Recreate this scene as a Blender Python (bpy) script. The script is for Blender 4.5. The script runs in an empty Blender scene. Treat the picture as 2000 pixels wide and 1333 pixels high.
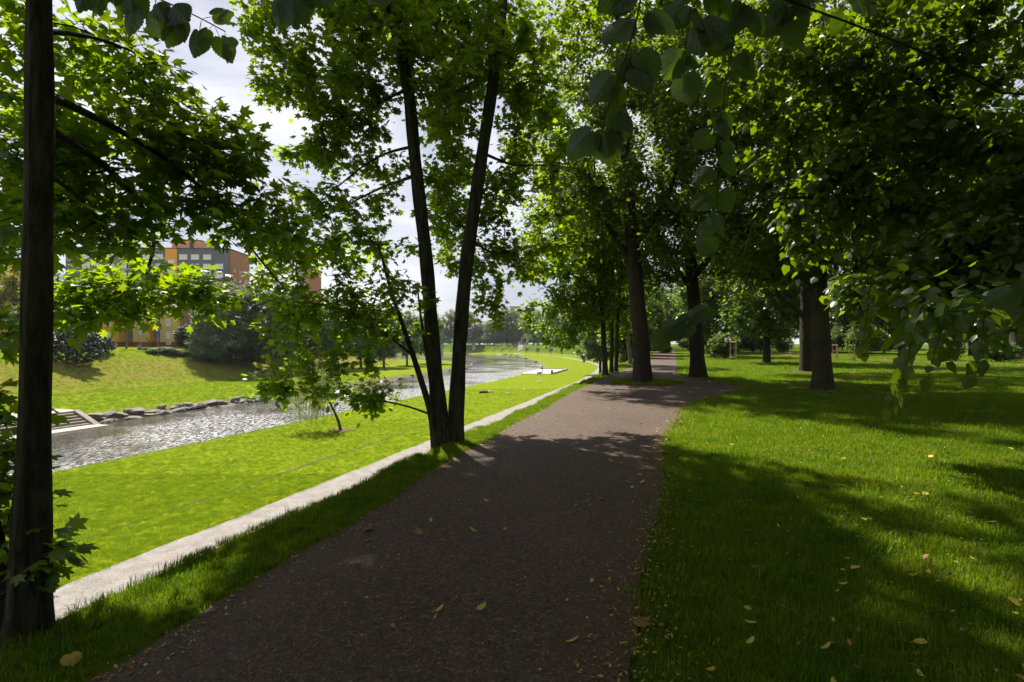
import bpy, bmesh, math, random
import numpy as np
from mathutils import Vector, Matrix, Quaternion

SC = bpy.context.scene
COL = SC.collection
R = math.radians

# ------------------------------------------------------------------ camera
FPX, CU, CV, EYE = 1000.0, 1000.0, 672.0, 1.6       # focal length in photo pixels, horizon row, eye height
cam_d = bpy.data.cameras.new('camera')
cam_d.sensor_width = 36.0
cam_d.lens = 18.0
cam_d.shift_y = (CV - 666.5) / 2000.0
cam_d.clip_start = 0.05
cam_d.clip_end = 6000
cam = bpy.data.objects.new('camera', cam_d)
cam.location = (0, 0, EYE)
cam.rotation_euler = (R(90), 0, 0)
COL.objects.link(cam)
SC.camera = cam

# ------------------------------------------------------------------ sky and sun
SUN_DIR = Vector((-0.43, 0.84, 1.30)).normalized()
SUN_EL = math.asin(SUN_DIR.z)
SUN_AZ = math.atan2(SUN_DIR.x, SUN_DIR.y)
world = bpy.data.worlds.new('World')
SC.world = world
world.use_nodes = True
nt = world.node_tree
nt.nodes.clear()
def N(tree, typ, **kw):
    n = tree.nodes.new(typ)
    for k, v in kw.items():
        setattr(n, k, v)
    return n
wo = N(nt, 'ShaderNodeOutputWorld')
bg = N(nt, 'ShaderNodeBackground')
sky = N(nt, 'ShaderNodeTexSky', sky_type='NISHITA', sun_disc=False)
sky.sun_elevation = SUN_EL
sky.sun_rotation = SUN_AZ
sky.air_density = 1.0
sky.dust_density = 2.0
tc = N(nt, 'ShaderNodeTexCoord')
mp = N(nt, 'ShaderNodeMapping')
mp.inputs['Scale'].default_value = (1.0, 1.0, 2.6)
cn = N(nt, 'ShaderNodeTexNoise')
cn.inputs['Scale'].default_value = 2.6
cn.inputs['Detail'].default_value = 8
cn.inputs['Roughness'].default_value = 0.58
cn.inputs['Distortion'].default_value = 0.3
cr = N(nt, 'ShaderNodeValToRGB')
cr.color_ramp.elements[0].position = 0.36
cr.color_ramp.elements[0].color = (0.42, 0.44, 0.54, 1)
cr.color_ramp.elements[1].position = 0.68
cr.color_ramp.elements[1].color = (0.95, 0.94, 0.97, 1)
cl_s = N(nt, 'ShaderNodeVectorMath', operation='SCALE')
cl_s.inputs['Scale'].default_value = 5.6
mixw = N(nt, 'ShaderNodeMix', data_type='RGBA')
mixw.inputs['Factor'].default_value = 0.86
nt.links.new(tc.outputs['Generated'], mp.inputs['Vector'])
nt.links.new(mp.outputs['Vector'], cn.inputs['Vector'])
nt.links.new(cn.outputs['Fac'], cr.inputs['Fac'])
nt.links.new(cr.outputs['Color'], cl_s.inputs[0])
nt.links.new(sky.outputs['Color'], mixw.inputs['A'])
nt.links.new(cl_s.outputs['Vector'], mixw.inputs['B'])
nt.links.new(mixw.outputs['Result'], bg.inputs['Color'])
bg.inputs['Strength'].default_value = 0.09
nt.links.new(bg.outputs['Background'], wo.inputs['Surface'])

sun_d = bpy.data.lights.new('sun', 'SUN')
sun_d.energy = 5.0
sun_d.angle = R(0.9)
sun_d.color = (1.0, 0.93, 0.80)
sun = bpy.data.objects.new('sun', sun_d)
sun.rotation_euler = (-SUN_DIR).to_track_quat('-Z', 'Y').to_euler()
sun.location = (-20, 30, 40)
COL.objects.link(sun)

# ------------------------------------------------------------------ exposure and render
vs = SC.view_settings
vs.view_transform = 'Standard'
vs.look = 'None'
vs.exposure = 1.2
vs.gamma = 1.0
vs.use_curve_mapping = False
SC.render.engine = 'CYCLES'
cy = SC.cycles
cy.max_bounces = 6
cy.diffuse_bounces = 4
cy.glossy_bounces = 2
cy.transmission_bounces = 4
cy.transparent_max_bounces = 4
cy.caustics_reflective = False
cy.caustics_refractive = False
cy.use_denoising = True
cy.sample_clamp_indirect = 4.0

rng = np.random.default_rng(7)
random.seed(7)

# ------------------------------------------------------------------ helpers: pixels to directions
def at_z(u, v, z):
    """ground point seen at photo pixel (u, v) when it lies at height z"""
    Y = (EYE - z) * FPX / (v - CV)
    return np.array([(u - CU) / FPX * Y, Y, z])
def at_y(u, v, Y):
    """point seen at photo pixel (u, v) at depth Y"""
    return np.array([(u - CU) / FPX * Y, Y, EYE - (v - CV) / FPX * Y])
def project(p):
    p = np.asarray(p, float)
    y = np.maximum(p[..., 1], 1e-6)
    return CU + p[..., 0] / y * FPX, CV - (p[..., 2] - EYE) / y * FPX

# ------------------------------------------------------------------ helpers: objects
def tag(o, label=None, cat=None, group=None, kind=None):
    if label: o['label'] = label
    if cat: o['category'] = cat
    if group: o['group'] = group
    if kind: o['kind'] = kind
    return o
def empty(name, loc=(0, 0, 0), rz=0.0):
    o = bpy.data.objects.new(name, None)
    o.empty_display_size = 0.2
    o.location = loc
    o.rotation_euler = (0, 0, rz)
    COL.objects.link(o)
    return o
def new_obj(name, me, parent=None, loc=None, mat=None):
    o = bpy.data.objects.new(name, me)
    COL.objects.link(o)
    if mat is not None and not me.materials:
        me.materials.append(mat)
    if parent is not None:
        o.parent = parent
    if loc is not None:
        o.location = loc
    return o
def np_mesh(name, verts, tris=None, quads=None, mat=None, smooth=False, attrs=None):
    verts = np.asarray(verts, np.float32).reshape(-1, 3)
    me = bpy.data.meshes.new(name)
    nt_ = 0 if tris is None else len(tris)
    nq = 0 if quads is None else len(quads)
    me.vertices.add(len(verts))
    me.vertices.foreach_set('co', verts.ravel())
    loops = []
    starts = []
    if nt_:
        loops.append(np.asarray(tris, np.int32).ravel())
        starts.append(np.arange(nt_, dtype=np.int32) * 3)
    if nq:
        loops.append(np.asarray(quads, np.int32).ravel())
        starts.append(nt_ * 3 + np.arange(nq, dtype=np.int32) * 4)
    loops = np.concatenate(loops)
    starts = np.concatenate(starts)
    me.loops.add(len(loops))
    me.loops.foreach_set('vertex_index', loops)
    me.polygons.add(len(starts))
    me.polygons.foreach_set('loop_start', starts)
    if smooth:
        me.polygons.foreach_set('use_smooth', np.ones(len(starts), bool))
    me.update(calc_edges=True)
    me.validate()
    for k, a in (attrs or {}).items():
        at = me.attributes.new(k, 'FLOAT', 'POINT')
        at.data.foreach_set('value', np.asarray(a, np.float32).ravel())
    if mat is not None:
        me.materials.append(mat)
    return me
class MB:
    """collects boxes, tubes and other solids, then becomes one mesh"""
    def __init__(s):
        s.v, s.f = [], []
    def add(s, v, f):
        b = len(s.v)
        s.v += [tuple(p) for p in v]
        s.f += [tuple(i + b for i in q) for q in f]
        return s
    def box(s, x0, x1, y0, y1, z0, z1):
        return s.add([(x0, y0, z0), (x1, y0, z0), (x1, y1, z0), (x0, y1, z0), (x0, y0, z1), (x1, y0, z1), (x1, y1, z1), (x0, y1, z1)],
                     [(0, 3, 2, 1), (4, 5, 6, 7), (0, 1, 5, 4), (1, 2, 6, 5), (2, 3, 7, 6), (3, 0, 4, 7)])
    def tube(s, pts, rad, n=8):
        v, q = sweep(np.array(pts, float), np.array(rad, float), n, True)
        return s.add(v.tolist(), [tuple(int(i) for i in x) for x in q])
    def build(s, name, mat, parent=None, loc=None, smooth=False, bevel=0.0):
        me = bpy.data.meshes.new(name)
        me.from_pydata(s.v, [], s.f)
        me.update()
        if smooth:
            me.polygons.foreach_set('use_smooth', np.ones(len(me.polygons), bool))
        o = new_obj(name, me, parent, loc, mat)
        if bevel:
            b = o.modifiers.new('bevel', 'BEVEL')
            b.width = bevel
            b.segments = 2
        return o
def frames(pts):
    d = np.gradient(pts, axis=0)
    d /= np.linalg.norm(d, axis=1, keepdims=True) + 1e-9
    ref = np.array([0.31, 0.93, 0.17]) if abs(d[:, 2]).mean() > 0.7 else np.array([0.05, 0.1, 1.0])
    a = np.cross(np.broadcast_to(ref, d.shape), d)
    a /= np.linalg.norm(a, axis=1, keepdims=True) + 1e-9
    b = np.cross(d, a)
    return d, a, b
def sweep(pts, rad, n=6, cap=False):
    """tube along a polyline, quads only (cap closes it with a fan of degenerate quads)"""
    d, a, b = frames(pts)
    th = np.arange(n) * 2 * np.pi / n
    ring = np.cos(th)[None, :, None] * a[:, None] + np.sin(th)[None, :, None] * b[:, None]
    v = (pts[:, None] + ring * rad[:, None, None]).reshape(-1, 3)
    m = len(pts)
    i = np.arange(m - 1)[:, None] * n + np.arange(n)[None]
    j = np.arange(m - 1)[:, None] * n + (np.arange(n)[None] + 1) % n
    q = np.stack([i, j, j + n, i + n], -1).reshape(-1, 4)
    if cap:
        caps = []
        for base, flip in ((0, True), ((m - 1) * n, False)):
            for k in range(1, n - 1, 2):
                quad = [base, base + k, base + k + 1, base + min(k + 2, n - 1)]
                if quad[2] == quad[3]:
                    quad = [base, base + k, base + k + 1]
                caps.append(quad[::-1] if flip else quad)
        return v, list(map(list, q)) + caps
    return v, q
def fbm(x, y, seed=0, octs=4, s=1.0):
    """cheap smooth noise from sums of rotated sines, about -1..1"""
    r = np.random.default_rng(seed)
    out = 0.0
    amp, f = 1.0, s
    tot = 0.0
    for _ in range(octs):
        for _ in range(3):
            a = r.uniform(0, 6.28)
            out = out + amp * np.sin(f * (x * np.cos(a) + y * np.sin(a)) * r.uniform(.7, 1.3) + r.uniform(0, 6.28)) / 3
        tot += amp
        amp *= .55
        f *= 2.1
    return out / tot * 1.6

# ------------------------------------------------------------------ helpers: materials
def mat(name):
    m = bpy.data.materials.new(name)
    m.use_nodes = True
    t = m.node_tree
    t.nodes.clear()
    out = N(t, 'ShaderNodeOutputMaterial')
    return m, t, out
def L(t, a, b):
    t.links.new(a, b)
def noise(t, scale, detail=4, rough=.55, coord=None, dist=0.0):
    n = N(t, 'ShaderNodeTexNoise')
    n.inputs['Scale'].default_value = scale
    n.inputs['Detail'].default_value = detail
    n.inputs['Roughness'].default_value = rough
    n.inputs['Distortion'].default_value = dist
    if coord is not None:
        L(t, coord, n.inputs['Vector'])
    return n
def ramp(t, fac, stops):
    r = N(t, 'ShaderNodeValToRGB')
    e = r.color_ramp.elements
    while len(e) < len(stops):
        e.new(0.5)
    for k, (p, c) in enumerate(stops):
        e[k].position = p
        e[k].color = (*c, 1) if len(c) == 3 else c
    L(t, fac, r.inputs['Fac'])
    return r
def mixc(t, fac, a, b, mode='MIX'):
    m = N(t, 'ShaderNodeMix', data_type='RGBA', blend_type=mode)
    for s, x in (('Factor', fac), ('A', a), ('B', b)):
        if hasattr(x, 'is_output') or hasattr(x, 'links'):
            L(t, x, m.inputs[s])
        elif isinstance(x, (int, float)):
            m.inputs[s].default_value = x
        else:
            m.inputs[s].default_value = (*x, 1)
    return m.outputs['Result']
def bump(t, height, strength=.5, dist=.02, normal=None):
    b = N(t, 'ShaderNodeBump')
    b.inputs['Strength'].default_value = strength
    b.inputs['Distance'].default_value = dist
    L(t, height, b.inputs['Height'])
    if normal is not None:
        L(t, normal, b.inputs['Normal'])
    return b.outputs['Normal']
def pbsdf(t, out, color, rough=.8, normal=None, spec=.3):
    p = N(t, 'ShaderNodeBsdfPrincipled')
    if hasattr(color, 'links'):
        L(t, color, p.inputs['Base Color'])
    else:
        p.inputs['Base Color'].default_value = (*color, 1)
    if hasattr(rough, 'links'):
        L(t, rough, p.inputs['Roughness'])
    else:
        p.inputs['Roughness'].default_value = rough
    p.inputs['Specular IOR Level'].default_value = spec
    if normal is not None:
        L(t, normal, p.inputs['Normal'])
    L(t, p.outputs[0], out.inputs['Surface'])
    return p
def simple(name, color, rough=.8, var=.15, scale=3.0, bstr=.2, spec=.3):
    """painted / mineral surface with blotches and fine relief"""
    m, t, out = mat(name)
    g = N(t, 'ShaderNodeTexCoord').outputs['Object']
    n1 = noise(t, scale, 5, .6, g)
    n2 = noise(t, scale * 9, 3, .6, g)
    lo = tuple(c * (1 - var) for c in color)
    hi = tuple(min(1, c * (1 + var)) for c in color)
    c = ramp(t, n1.outputs['Fac'], [(.3, lo), (.7, hi)])
    c2 = mixc(t, .25, c.outputs['Color'], mixc(t, n2.outputs['Fac'], lo, hi))
    pbsdf(t, out, c2, rough, bump(t, n2.outputs['Fac'], bstr, .01), spec)
    return m
def leaf_mat(name, c_dark, c_light, t_dark, t_light, trans=.5, gloss=.035, rough=.38):
    """a leaf: lit on its face, letting sunlight through, slightly waxy; every leaf its own tint"""
    m, t, out = mat(name)
    at = N(t, 'ShaderNodeAttribute', attribute_name='var')
    oi = N(t, 'ShaderNodeObjectInfo')
    ad = N(t, 'ShaderNodeMath', operation='ADD')
    L(t, at.outputs['Fac'], ad.inputs[0])
    L(t, oi.outputs['Random'], ad.inputs[1])
    fr = N(t, 'ShaderNodeMath', operation='FRACT')
    L(t, ad.outputs[0], fr.inputs[0])
    cd = mixc(t, fr.outputs[0], c_dark, c_light)
    ct = mixc(t, fr.outputs[0], t_dark, t_light)
    df = N(t, 'ShaderNodeBsdfDiffuse')
    tr = N(t, 'ShaderNodeBsdfTranslucent')
    gl = N(t, 'ShaderNodeBsdfGlossy')
    gl.inputs['Roughness'].default_value = rough
    gl.inputs['Color'].default_value = (.9, .95, 1, 1)
    L(t, cd, df.inputs['Color'])
    L(t, ct, tr.inputs['Color'])
    m1 = N(t, 'ShaderNodeMixShader')
    m1.inputs[0].default_value = trans
    L(t, df.outputs[0], m1.inputs[1])
    L(t, tr.outputs[0], m1.inputs[2])
    m2 = N(t, 'ShaderNodeMixShader')
    m2.inputs[0].default_value = gloss
    L(t, m1.outputs[0], m2.inputs[1])
    L(t, gl.outputs[0], m2.inputs[2])
    L(t, m2.outputs[0], out.inputs['Surface'])
    return m

M = {}
M['maple'] = leaf_mat('maple_leaf', (.045, .080, .005), (.082, .120, .006), (.20, .35, .004), (.38, .51, .006), .55)
M['linden'] = leaf_mat('linden_leaf', (.025, .050, .004), (.050, .082, .006), (.15, .26, .003), (.26, .35, .005), .48, .03)
M['park'] = leaf_mat('park_tree_leaf', (.028, .058, .012), (.058, .095, .018), (.13, .24, .012), (.26, .36, .02), .45, .04)
M['grey_leaf'] = leaf_mat('silvery_leaf', (.15, .21, .10), (.23, .30, .16), (.20, .28, .09), (.27, .36, .12), .4, .03, .5)
M['yellow_leaf'] = leaf_mat('yellowish_leaf', (.10, .13, .012), (.17, .17, .014), (.30, .34, .01), (.42, .42, .01), .45, .03)
M['yew'] = leaf_mat('yew_needle', (.014, .032, .018), (.030, .058, .032), (.02, .05, .02), (.04, .08, .03), .2, .05)
M['willow'] = leaf_mat('willow_leaf', (.17, .21, .06), (.24, .28, .09), (.30, .38, .08), (.42, .50, .10), .5, .04)
M['grass'] = leaf_mat('grass_blade', (.058, .108, .005), (.110, .162, .007), (.17, .30, .004), (.30, .42, .006), .45, .012, .45)
M['litter_y'] = leaf_mat('fallen_leaf_yellow', (.38, .29, .04), (.55, .42, .09), (.3, .2, .02), (.4, .3, .04), .25, .03)
M['litter_b'] = leaf_mat('fallen_leaf_brown', (.16, .07, .025), (.30, .14, .05), (.12, .05, .01), (.2, .1, .02), .2, .03)

def patchy(m, scale, dry_tint):
    t = m.node_tree
    n = noise(t, scale, 4, .6, N(t, 'ShaderNodeNewGeometry').outputs['Position'])
    rr_ = ramp(t, n.outputs['Fac'], [(.32, (.62, .80, .8)), (.5, (1, 1, 1)), (.68, dry_tint)])
    for nd in list(t.nodes):
        if nd.type in ('BSDF_DIFFUSE', 'BSDF_TRANSLUCENT'):
            src = nd.inputs['Color'].links[0].from_socket
            L(t, mixc(t, 1.0, src, rr_.outputs['Color'], 'MULTIPLY'), nd.inputs['Color'])
patchy(M['grass'], 1.6, (1.28, 1.08, 1.5))
def bark_mat(name, dark, light, moss, moss_amt):
    m, t, out = mat(name)
    co = N(t, 'ShaderNodeTexCoord').outputs['Object']
    mpp = N(t, 'ShaderNodeMapping')
    mpp.inputs['Scale'].default_value = (1, 1, .16)
    L(t, co, mpp.inputs['Vector'])
    n1 = noise(t, 18, 7, .7, mpp.outputs['Vector'], 1.0)
    n2 = noise(t, 2.2, 4, .6, co)
    c = ramp(t, n1.outputs['Fac'], [(.34, dark), (.66, light)])
    mf = ramp(t, n2.outputs['Fac'], [(.45, (0, 0, 0)), (.7, (moss_amt,) * 3)])
    c2 = mixc(t, mf.outputs['Color'], c.outputs['Color'], moss)
    pbsdf(t, out, c2, .92, bump(t, n1.outputs['Fac'], 1.0, .09), .15)
    return m
M['bark_maple'] = bark_mat('maple_bark', (.014, .012, .010), (.100, .090, .075), (.065, .080, .035), .5)
M['bark_linden'] = bark_mat('linden_bark', (.019, .015, .012), (.060, .048, .037), (.055, .062, .016), .35)
M['bark_mossy'] = bark_mat('mossy_linden_bark', (.030, .024, .016), (.085, .068, .045), (.085, .095, .020), .95)
M['bark_pale'] = bark_mat('pale_bark', (.10, .085, .065), (.22, .19, .15), (.15, .15, .09), .2)
M['stake'] = simple('stake_wood', (.30, .22, .13), .8, .25, 8)

# ------------------------------------------------------------------ the lie of the land
DIRX = 0.31                                          # the path heads 0.31 m sideways per metre forward
D2 = np.array([DIRX, 1.0]) / math.hypot(DIRX, 1)
RSH = np.array([(-33.3 - .31 * 70, -70), (-33.3 + .31 * 40, 40), (-33.3 + .31 * 95, 95), (2.6, 118), (7.4, 138), (9.6, 155), (10.2, 180), (9, 220), (6.5, 257), (2.5, 305), (-4, 335), (-20, 356), (-60, 372), (-150, 385), (-500, 395)])
LSH = np.array([(-52 - .31 * 70, -70), (-52 + .31 * 40, 40), (-52 + .31 * 76, 76), (-25.6, 92), (-21.5, 110), (-17.5, 126), (-15.2, 150), (-14.6, 176), (-17, 188), (-24, 199), (-44, 214), (-90, 240), (-160, 262), (-500, 300)])
CREST = np.array([(-3.65 - .31 * 70, -70), (-3.65, 0), (-3.65 + .31 * 110, 110), (36.5, 135), (41, 165), (43, 200), (41, 250), (32, 315), (16, 362), (-20, 392), (-140, 410), (-500, 420)])
WATER_Z = -5.6
def sdist(x, y, poly):
    """signed distance, positive to the right of the polyline's direction"""
    best = np.full(np.shape(x), 1e12)
    sg = np.ones(np.shape(x))
    for a, b in zip(poly[:-1], poly[1:]):
        d = b - a
        l2 = d @ d
        t = np.clip(((x - a[0]) * d[0] + (y - a[1]) * d[1]) / l2, 0, 1)
        ex, ey = x - a[0] - t * d[0], y - a[1] - t * d[1]
        q = ex * ex + ey * ey
        s = np.sign(ex * d[1] - ey * d[0])
        s = np.where(s == 0, 1, s)
        m = q < best - 1e-9
        best = np.where(m, q, best)
        sg = np.where(m, s, sg)
    return np.sqrt(best) * sg
def park_z(x, y):
    z = .0055 * np.clip(y - 15, 0, 120)
    far = np.clip((np.hypot(x, y) - 22) / 25, 0, 1)
    near = np.clip((x - .31 * y - 2.0) / 4.0, 0, 1)
    return z + far * .10 * fbm(x, y, 3, 3, .09) + near * .035 * fbm(x, y, 4, 3, .8)
def ground_z(x, y):
    x = np.asarray(x, float)
    y = np.asarray(y, float)
    dc = sdist(x, y, CREST)
    dc = dc + .16 * fbm(x, y, 31, 3, 1.3) * np.exp(-np.abs(dc) / 1.5) * (y < 80)
    dr = sdist(x, y, RSH)
    dl = -sdist(x, y, LSH)
    pk = park_z(x, y)
    low = np.interp(dr, [-1.5, 0, .5, 1.4, 30], [-6.8, -5.75, -5.35, -5.05, -4.98]) + .04 * fbm(x, y, 9, 3, .5)
    e = np.interp(-dc, [0, .25, 1.0, 5.8, 7.4, 9.5], [0, .05, .13, .86, .97, 1.0])
    right = pk * (1 - e) + low * e
    right = np.where(dr < 1.4, np.minimum(right, low), right)
    left = np.interp(dl, [-1.5, 0, 1.0, 2.2, 18, 22.5, 37, 44, 70, 300], [-6.8, -5.75, -5.25, -4.85, -4.72, -4.5, .35, .8, 1.3, 2.0])
    left = left + .06 * fbm(x, y, 11, 4, .35) * (dl > 2)
    bed = np.where(np.abs(dr) < np.abs(dl), low, left)
    return np.where(dr > 0, right, np.where(dl > 0, left, np.minimum(bed, -5.8)))
def gz(x, y):
    return float(ground_z(np.array([x]), np.array([y]))[0])
def on_ground(u, v, guess=0.0):
    """where the ray through photo pixel (u, v) meets the ground"""
    d = np.array([(u - CU) / FPX, 1.0, -(v - CV) / FPX])
    ys = np.geomspace(1.2, 900, 4000)
    z = ground_z(d[0] * ys, ys)
    hit = np.nonzero(EYE + d[2] * ys <= z)[0]
    k = hit[0] if len(hit) else len(ys) - 1
    return np.array([d[0] * ys[k], ys[k], z[k]])

# ground sheet
aa = np.unique(np.round(np.concatenate([-np.geomspace(135, 1800, 14), np.arange(-134, -20, 1.1), np.arange(-20, 12, .35), np.arange(12, 70, 1.5), np.geomspace(70, 1800, 16), [-3.65]]), 3))
bb = np.unique(np.round(np.concatenate([np.arange(-66, 0, 3), np.arange(0, 40, .5), np.arange(40, 130, 1.5), np.arange(130, 430, 5), np.geomspace(430, 4000, 16)]), 3))
A, B = np.meshgrid(aa, bb)
GX = A + .31 * np.minimum(B, 110)
GY = B
GZ = ground_z(GX, GY)
nb, na = A.shape
ii = (np.arange(nb - 1)[:, None] * na + np.arange(na - 1)[None]).ravel()
quads = np.stack([ii, ii + 1, ii + na + 1, ii + na], -1)
DL = -sdist(GX, GY, LSH)
dry = np.clip(np.interp(DL, [20, 23, 26, 33, 36.5], [0, .25, 1, .8, 0]) * (GX < -15), 0, 1)
DC = sdist(GX, GY, CREST)
DRs = sdist(GX, GY, RSH)
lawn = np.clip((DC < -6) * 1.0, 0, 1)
wet = np.clip(np.maximum(np.interp(DRs, [0, .3, .9], [1, .9, 0]) * (DRs > -9), np.interp(DL, [0, .8, 1.9], [1, 1, 0]) * (DL > -9)), 0, 1)
def ground_material():
    m, t, out = mat('meadow_ground')
    g = N(t, 'ShaderNodeNewGeometry').outputs['Position']
    n1 = noise(t, .35, 5, .6, g)
    n2 = noise(t, 6, 5, .65, g)
    n3 = noise(t, 60, 4, .7, g)
    lush = ramp(t, n1.outputs['Fac'], [(.3, (.048, .088, .007)), (.7, (.085, .125, .009))])
    fine = ramp(t, n2.outputs['Fac'], [(.3, (.55, .6, .5)), (.7, (1.25, 1.2, 1.2))])
    c1 = mixc(t, 1.0, lush.outputs['Color'], fine.outputs['Color'], 'MULTIPLY')
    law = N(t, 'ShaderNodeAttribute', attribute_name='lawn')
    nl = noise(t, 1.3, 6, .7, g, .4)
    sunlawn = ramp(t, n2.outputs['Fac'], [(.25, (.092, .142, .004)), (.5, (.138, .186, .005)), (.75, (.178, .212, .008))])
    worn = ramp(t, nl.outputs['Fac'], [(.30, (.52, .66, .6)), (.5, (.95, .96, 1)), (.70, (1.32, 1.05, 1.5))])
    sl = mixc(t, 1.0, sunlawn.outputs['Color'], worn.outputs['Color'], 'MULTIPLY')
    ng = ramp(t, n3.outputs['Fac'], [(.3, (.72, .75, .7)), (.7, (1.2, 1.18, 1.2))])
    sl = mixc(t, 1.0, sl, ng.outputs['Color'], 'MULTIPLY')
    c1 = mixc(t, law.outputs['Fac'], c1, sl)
    d = N(t, 'ShaderNodeAttribute', attribute_name='dry')
    dryc = ramp(t, n2.outputs['Fac'], [(.3, (.11, .10, .022)), (.7, (.20, .145, .045))])
    dm = N(t, 'ShaderNodeMath', operation='MULTIPLY')
    dn = ramp(t, n1.outputs['Fac'], [(.35, (.40,) * 3), (.65, (.95,) * 3)])
    L(t, d.outputs['Fac'], dm.inputs[0])
    L(t, dn.outputs['Color'], dm.inputs[1])
    c2 = mixc(t, dm.outputs[0], c1, dryc.outputs['Color'])
    w = N(t, 'ShaderNodeAttribute', attribute_name='wet')
    c3 = mixc(t, w.outputs['Fac'], c2, (.13, .115, .08))
    h = mixc(t, .5, n2.outputs['Fac'], n3.outputs['Fac'])
    pbsdf(t, out, c3, .95, bump(t, h, .8, .06), .02)
    return m
M['ground'] = ground_material()
gme = np_mesh('ground', np.stack([GX, GY, GZ], -1), quads=quads, mat=M['ground'], smooth=True, attrs={'dry': dry, 'lawn': lawn, 'wet': wet})
tag(new_obj('ground', gme), kind='structure', label='rolling park ground from the wooded level down to the river lawns')

# river
def water_material():
    m, t, out = mat('river_water')
    g = N(t, 'ShaderNodeNewGeometry').outputs['Position']
    mpp = N(t, 'ShaderNodeMapping')
    mpp.inputs['Rotation'].default_value = (0, 0, R(17))
    mpp.inputs['Scale'].default_value = (1.0, .42, 1)
    L(t, g, mpp.inputs['Vector'])
    n1 = noise(t, 1.5, 3, .55, mpp.outputs['Vector'], .8)
    n2 = noise(t, 5.0, 3, .6, mpp.outputs['Vector'], .5)
    n0 = noise(t, .11, 3, .5, g)
    h = mixc(t, .3, n1.outputs['Fac'], n2.outputs['Fac'])
    st = ramp(t, n0.outputs['Fac'], [(.40, (.35,) * 3), (.58, (1,) * 3)])
    b = N(t, 'ShaderNodeBump')
    b.inputs['Distance'].default_value = .15
    L(t, st.outputs['Color'], b.inputs['Strength'])
    L(t, h, b.inputs['Height'])
    p = N(t, 'ShaderNodeBsdfPrincipled')
    p.inputs['Base Color'].default_value = (.035, .032, .018, 1)
    p.inputs['Roughness'].default_value = .045
    p.inputs['IOR'].default_value = 1.33
    L(t, b.outputs['Normal'], p.inputs['Normal'])
    # broken white water on the riffles, also painted-in sun glints and bright sky reflection
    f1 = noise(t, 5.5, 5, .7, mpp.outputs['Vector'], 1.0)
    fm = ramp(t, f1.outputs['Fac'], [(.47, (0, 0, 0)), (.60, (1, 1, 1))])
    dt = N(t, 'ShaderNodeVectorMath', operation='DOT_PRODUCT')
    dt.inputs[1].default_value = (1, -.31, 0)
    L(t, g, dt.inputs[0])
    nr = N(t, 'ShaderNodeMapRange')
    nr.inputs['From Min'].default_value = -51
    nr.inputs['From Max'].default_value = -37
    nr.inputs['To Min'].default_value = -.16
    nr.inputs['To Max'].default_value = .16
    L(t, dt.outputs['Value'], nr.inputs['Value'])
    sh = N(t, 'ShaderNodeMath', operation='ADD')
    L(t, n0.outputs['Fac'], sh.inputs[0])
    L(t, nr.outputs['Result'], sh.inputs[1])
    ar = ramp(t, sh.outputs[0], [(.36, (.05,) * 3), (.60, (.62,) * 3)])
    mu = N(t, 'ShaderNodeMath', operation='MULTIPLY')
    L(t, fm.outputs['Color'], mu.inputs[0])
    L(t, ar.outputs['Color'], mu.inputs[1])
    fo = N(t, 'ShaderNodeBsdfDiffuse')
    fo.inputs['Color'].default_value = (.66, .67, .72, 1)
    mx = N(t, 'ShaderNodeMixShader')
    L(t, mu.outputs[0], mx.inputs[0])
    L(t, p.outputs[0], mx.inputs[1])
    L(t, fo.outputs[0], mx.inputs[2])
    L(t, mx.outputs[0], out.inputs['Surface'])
    return m
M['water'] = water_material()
rp = [tuple(p + np.array([4, 0])) for p in RSH[:8]] + [(14.5, 180), (13, 222), (11, 258), (7, 308), (0, 342), (-18, 362), (-60, 378), (-150, 391), (-500, 402)]
lp = [(x - 4, y - (3 if y > 185 else 0)) for x, y in LSH[::-1]]
def water_sheet():
    bm = bmesh.new()
    ring = [bm.verts.new((x, y, WATER_Z)) for x, y in rp + lp]
    es = [bm.edges.new((ring[i], ring[(i + 1) % len(ring)])) for i in range(len(ring))]
    bmesh.ops.triangle_fill(bm, use_beauty=True, use_dissolve=False, edges=es)
    for f in bm.faces:
        if f.normal.z < 0:
            f.normal_flip()
    me = bpy.data.meshes.new('river')
    bm.to_mesh(me)
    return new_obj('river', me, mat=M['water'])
tag(water_sheet(), kind='structure', label='shallow rippling river bending away between grassy banks')
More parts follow.
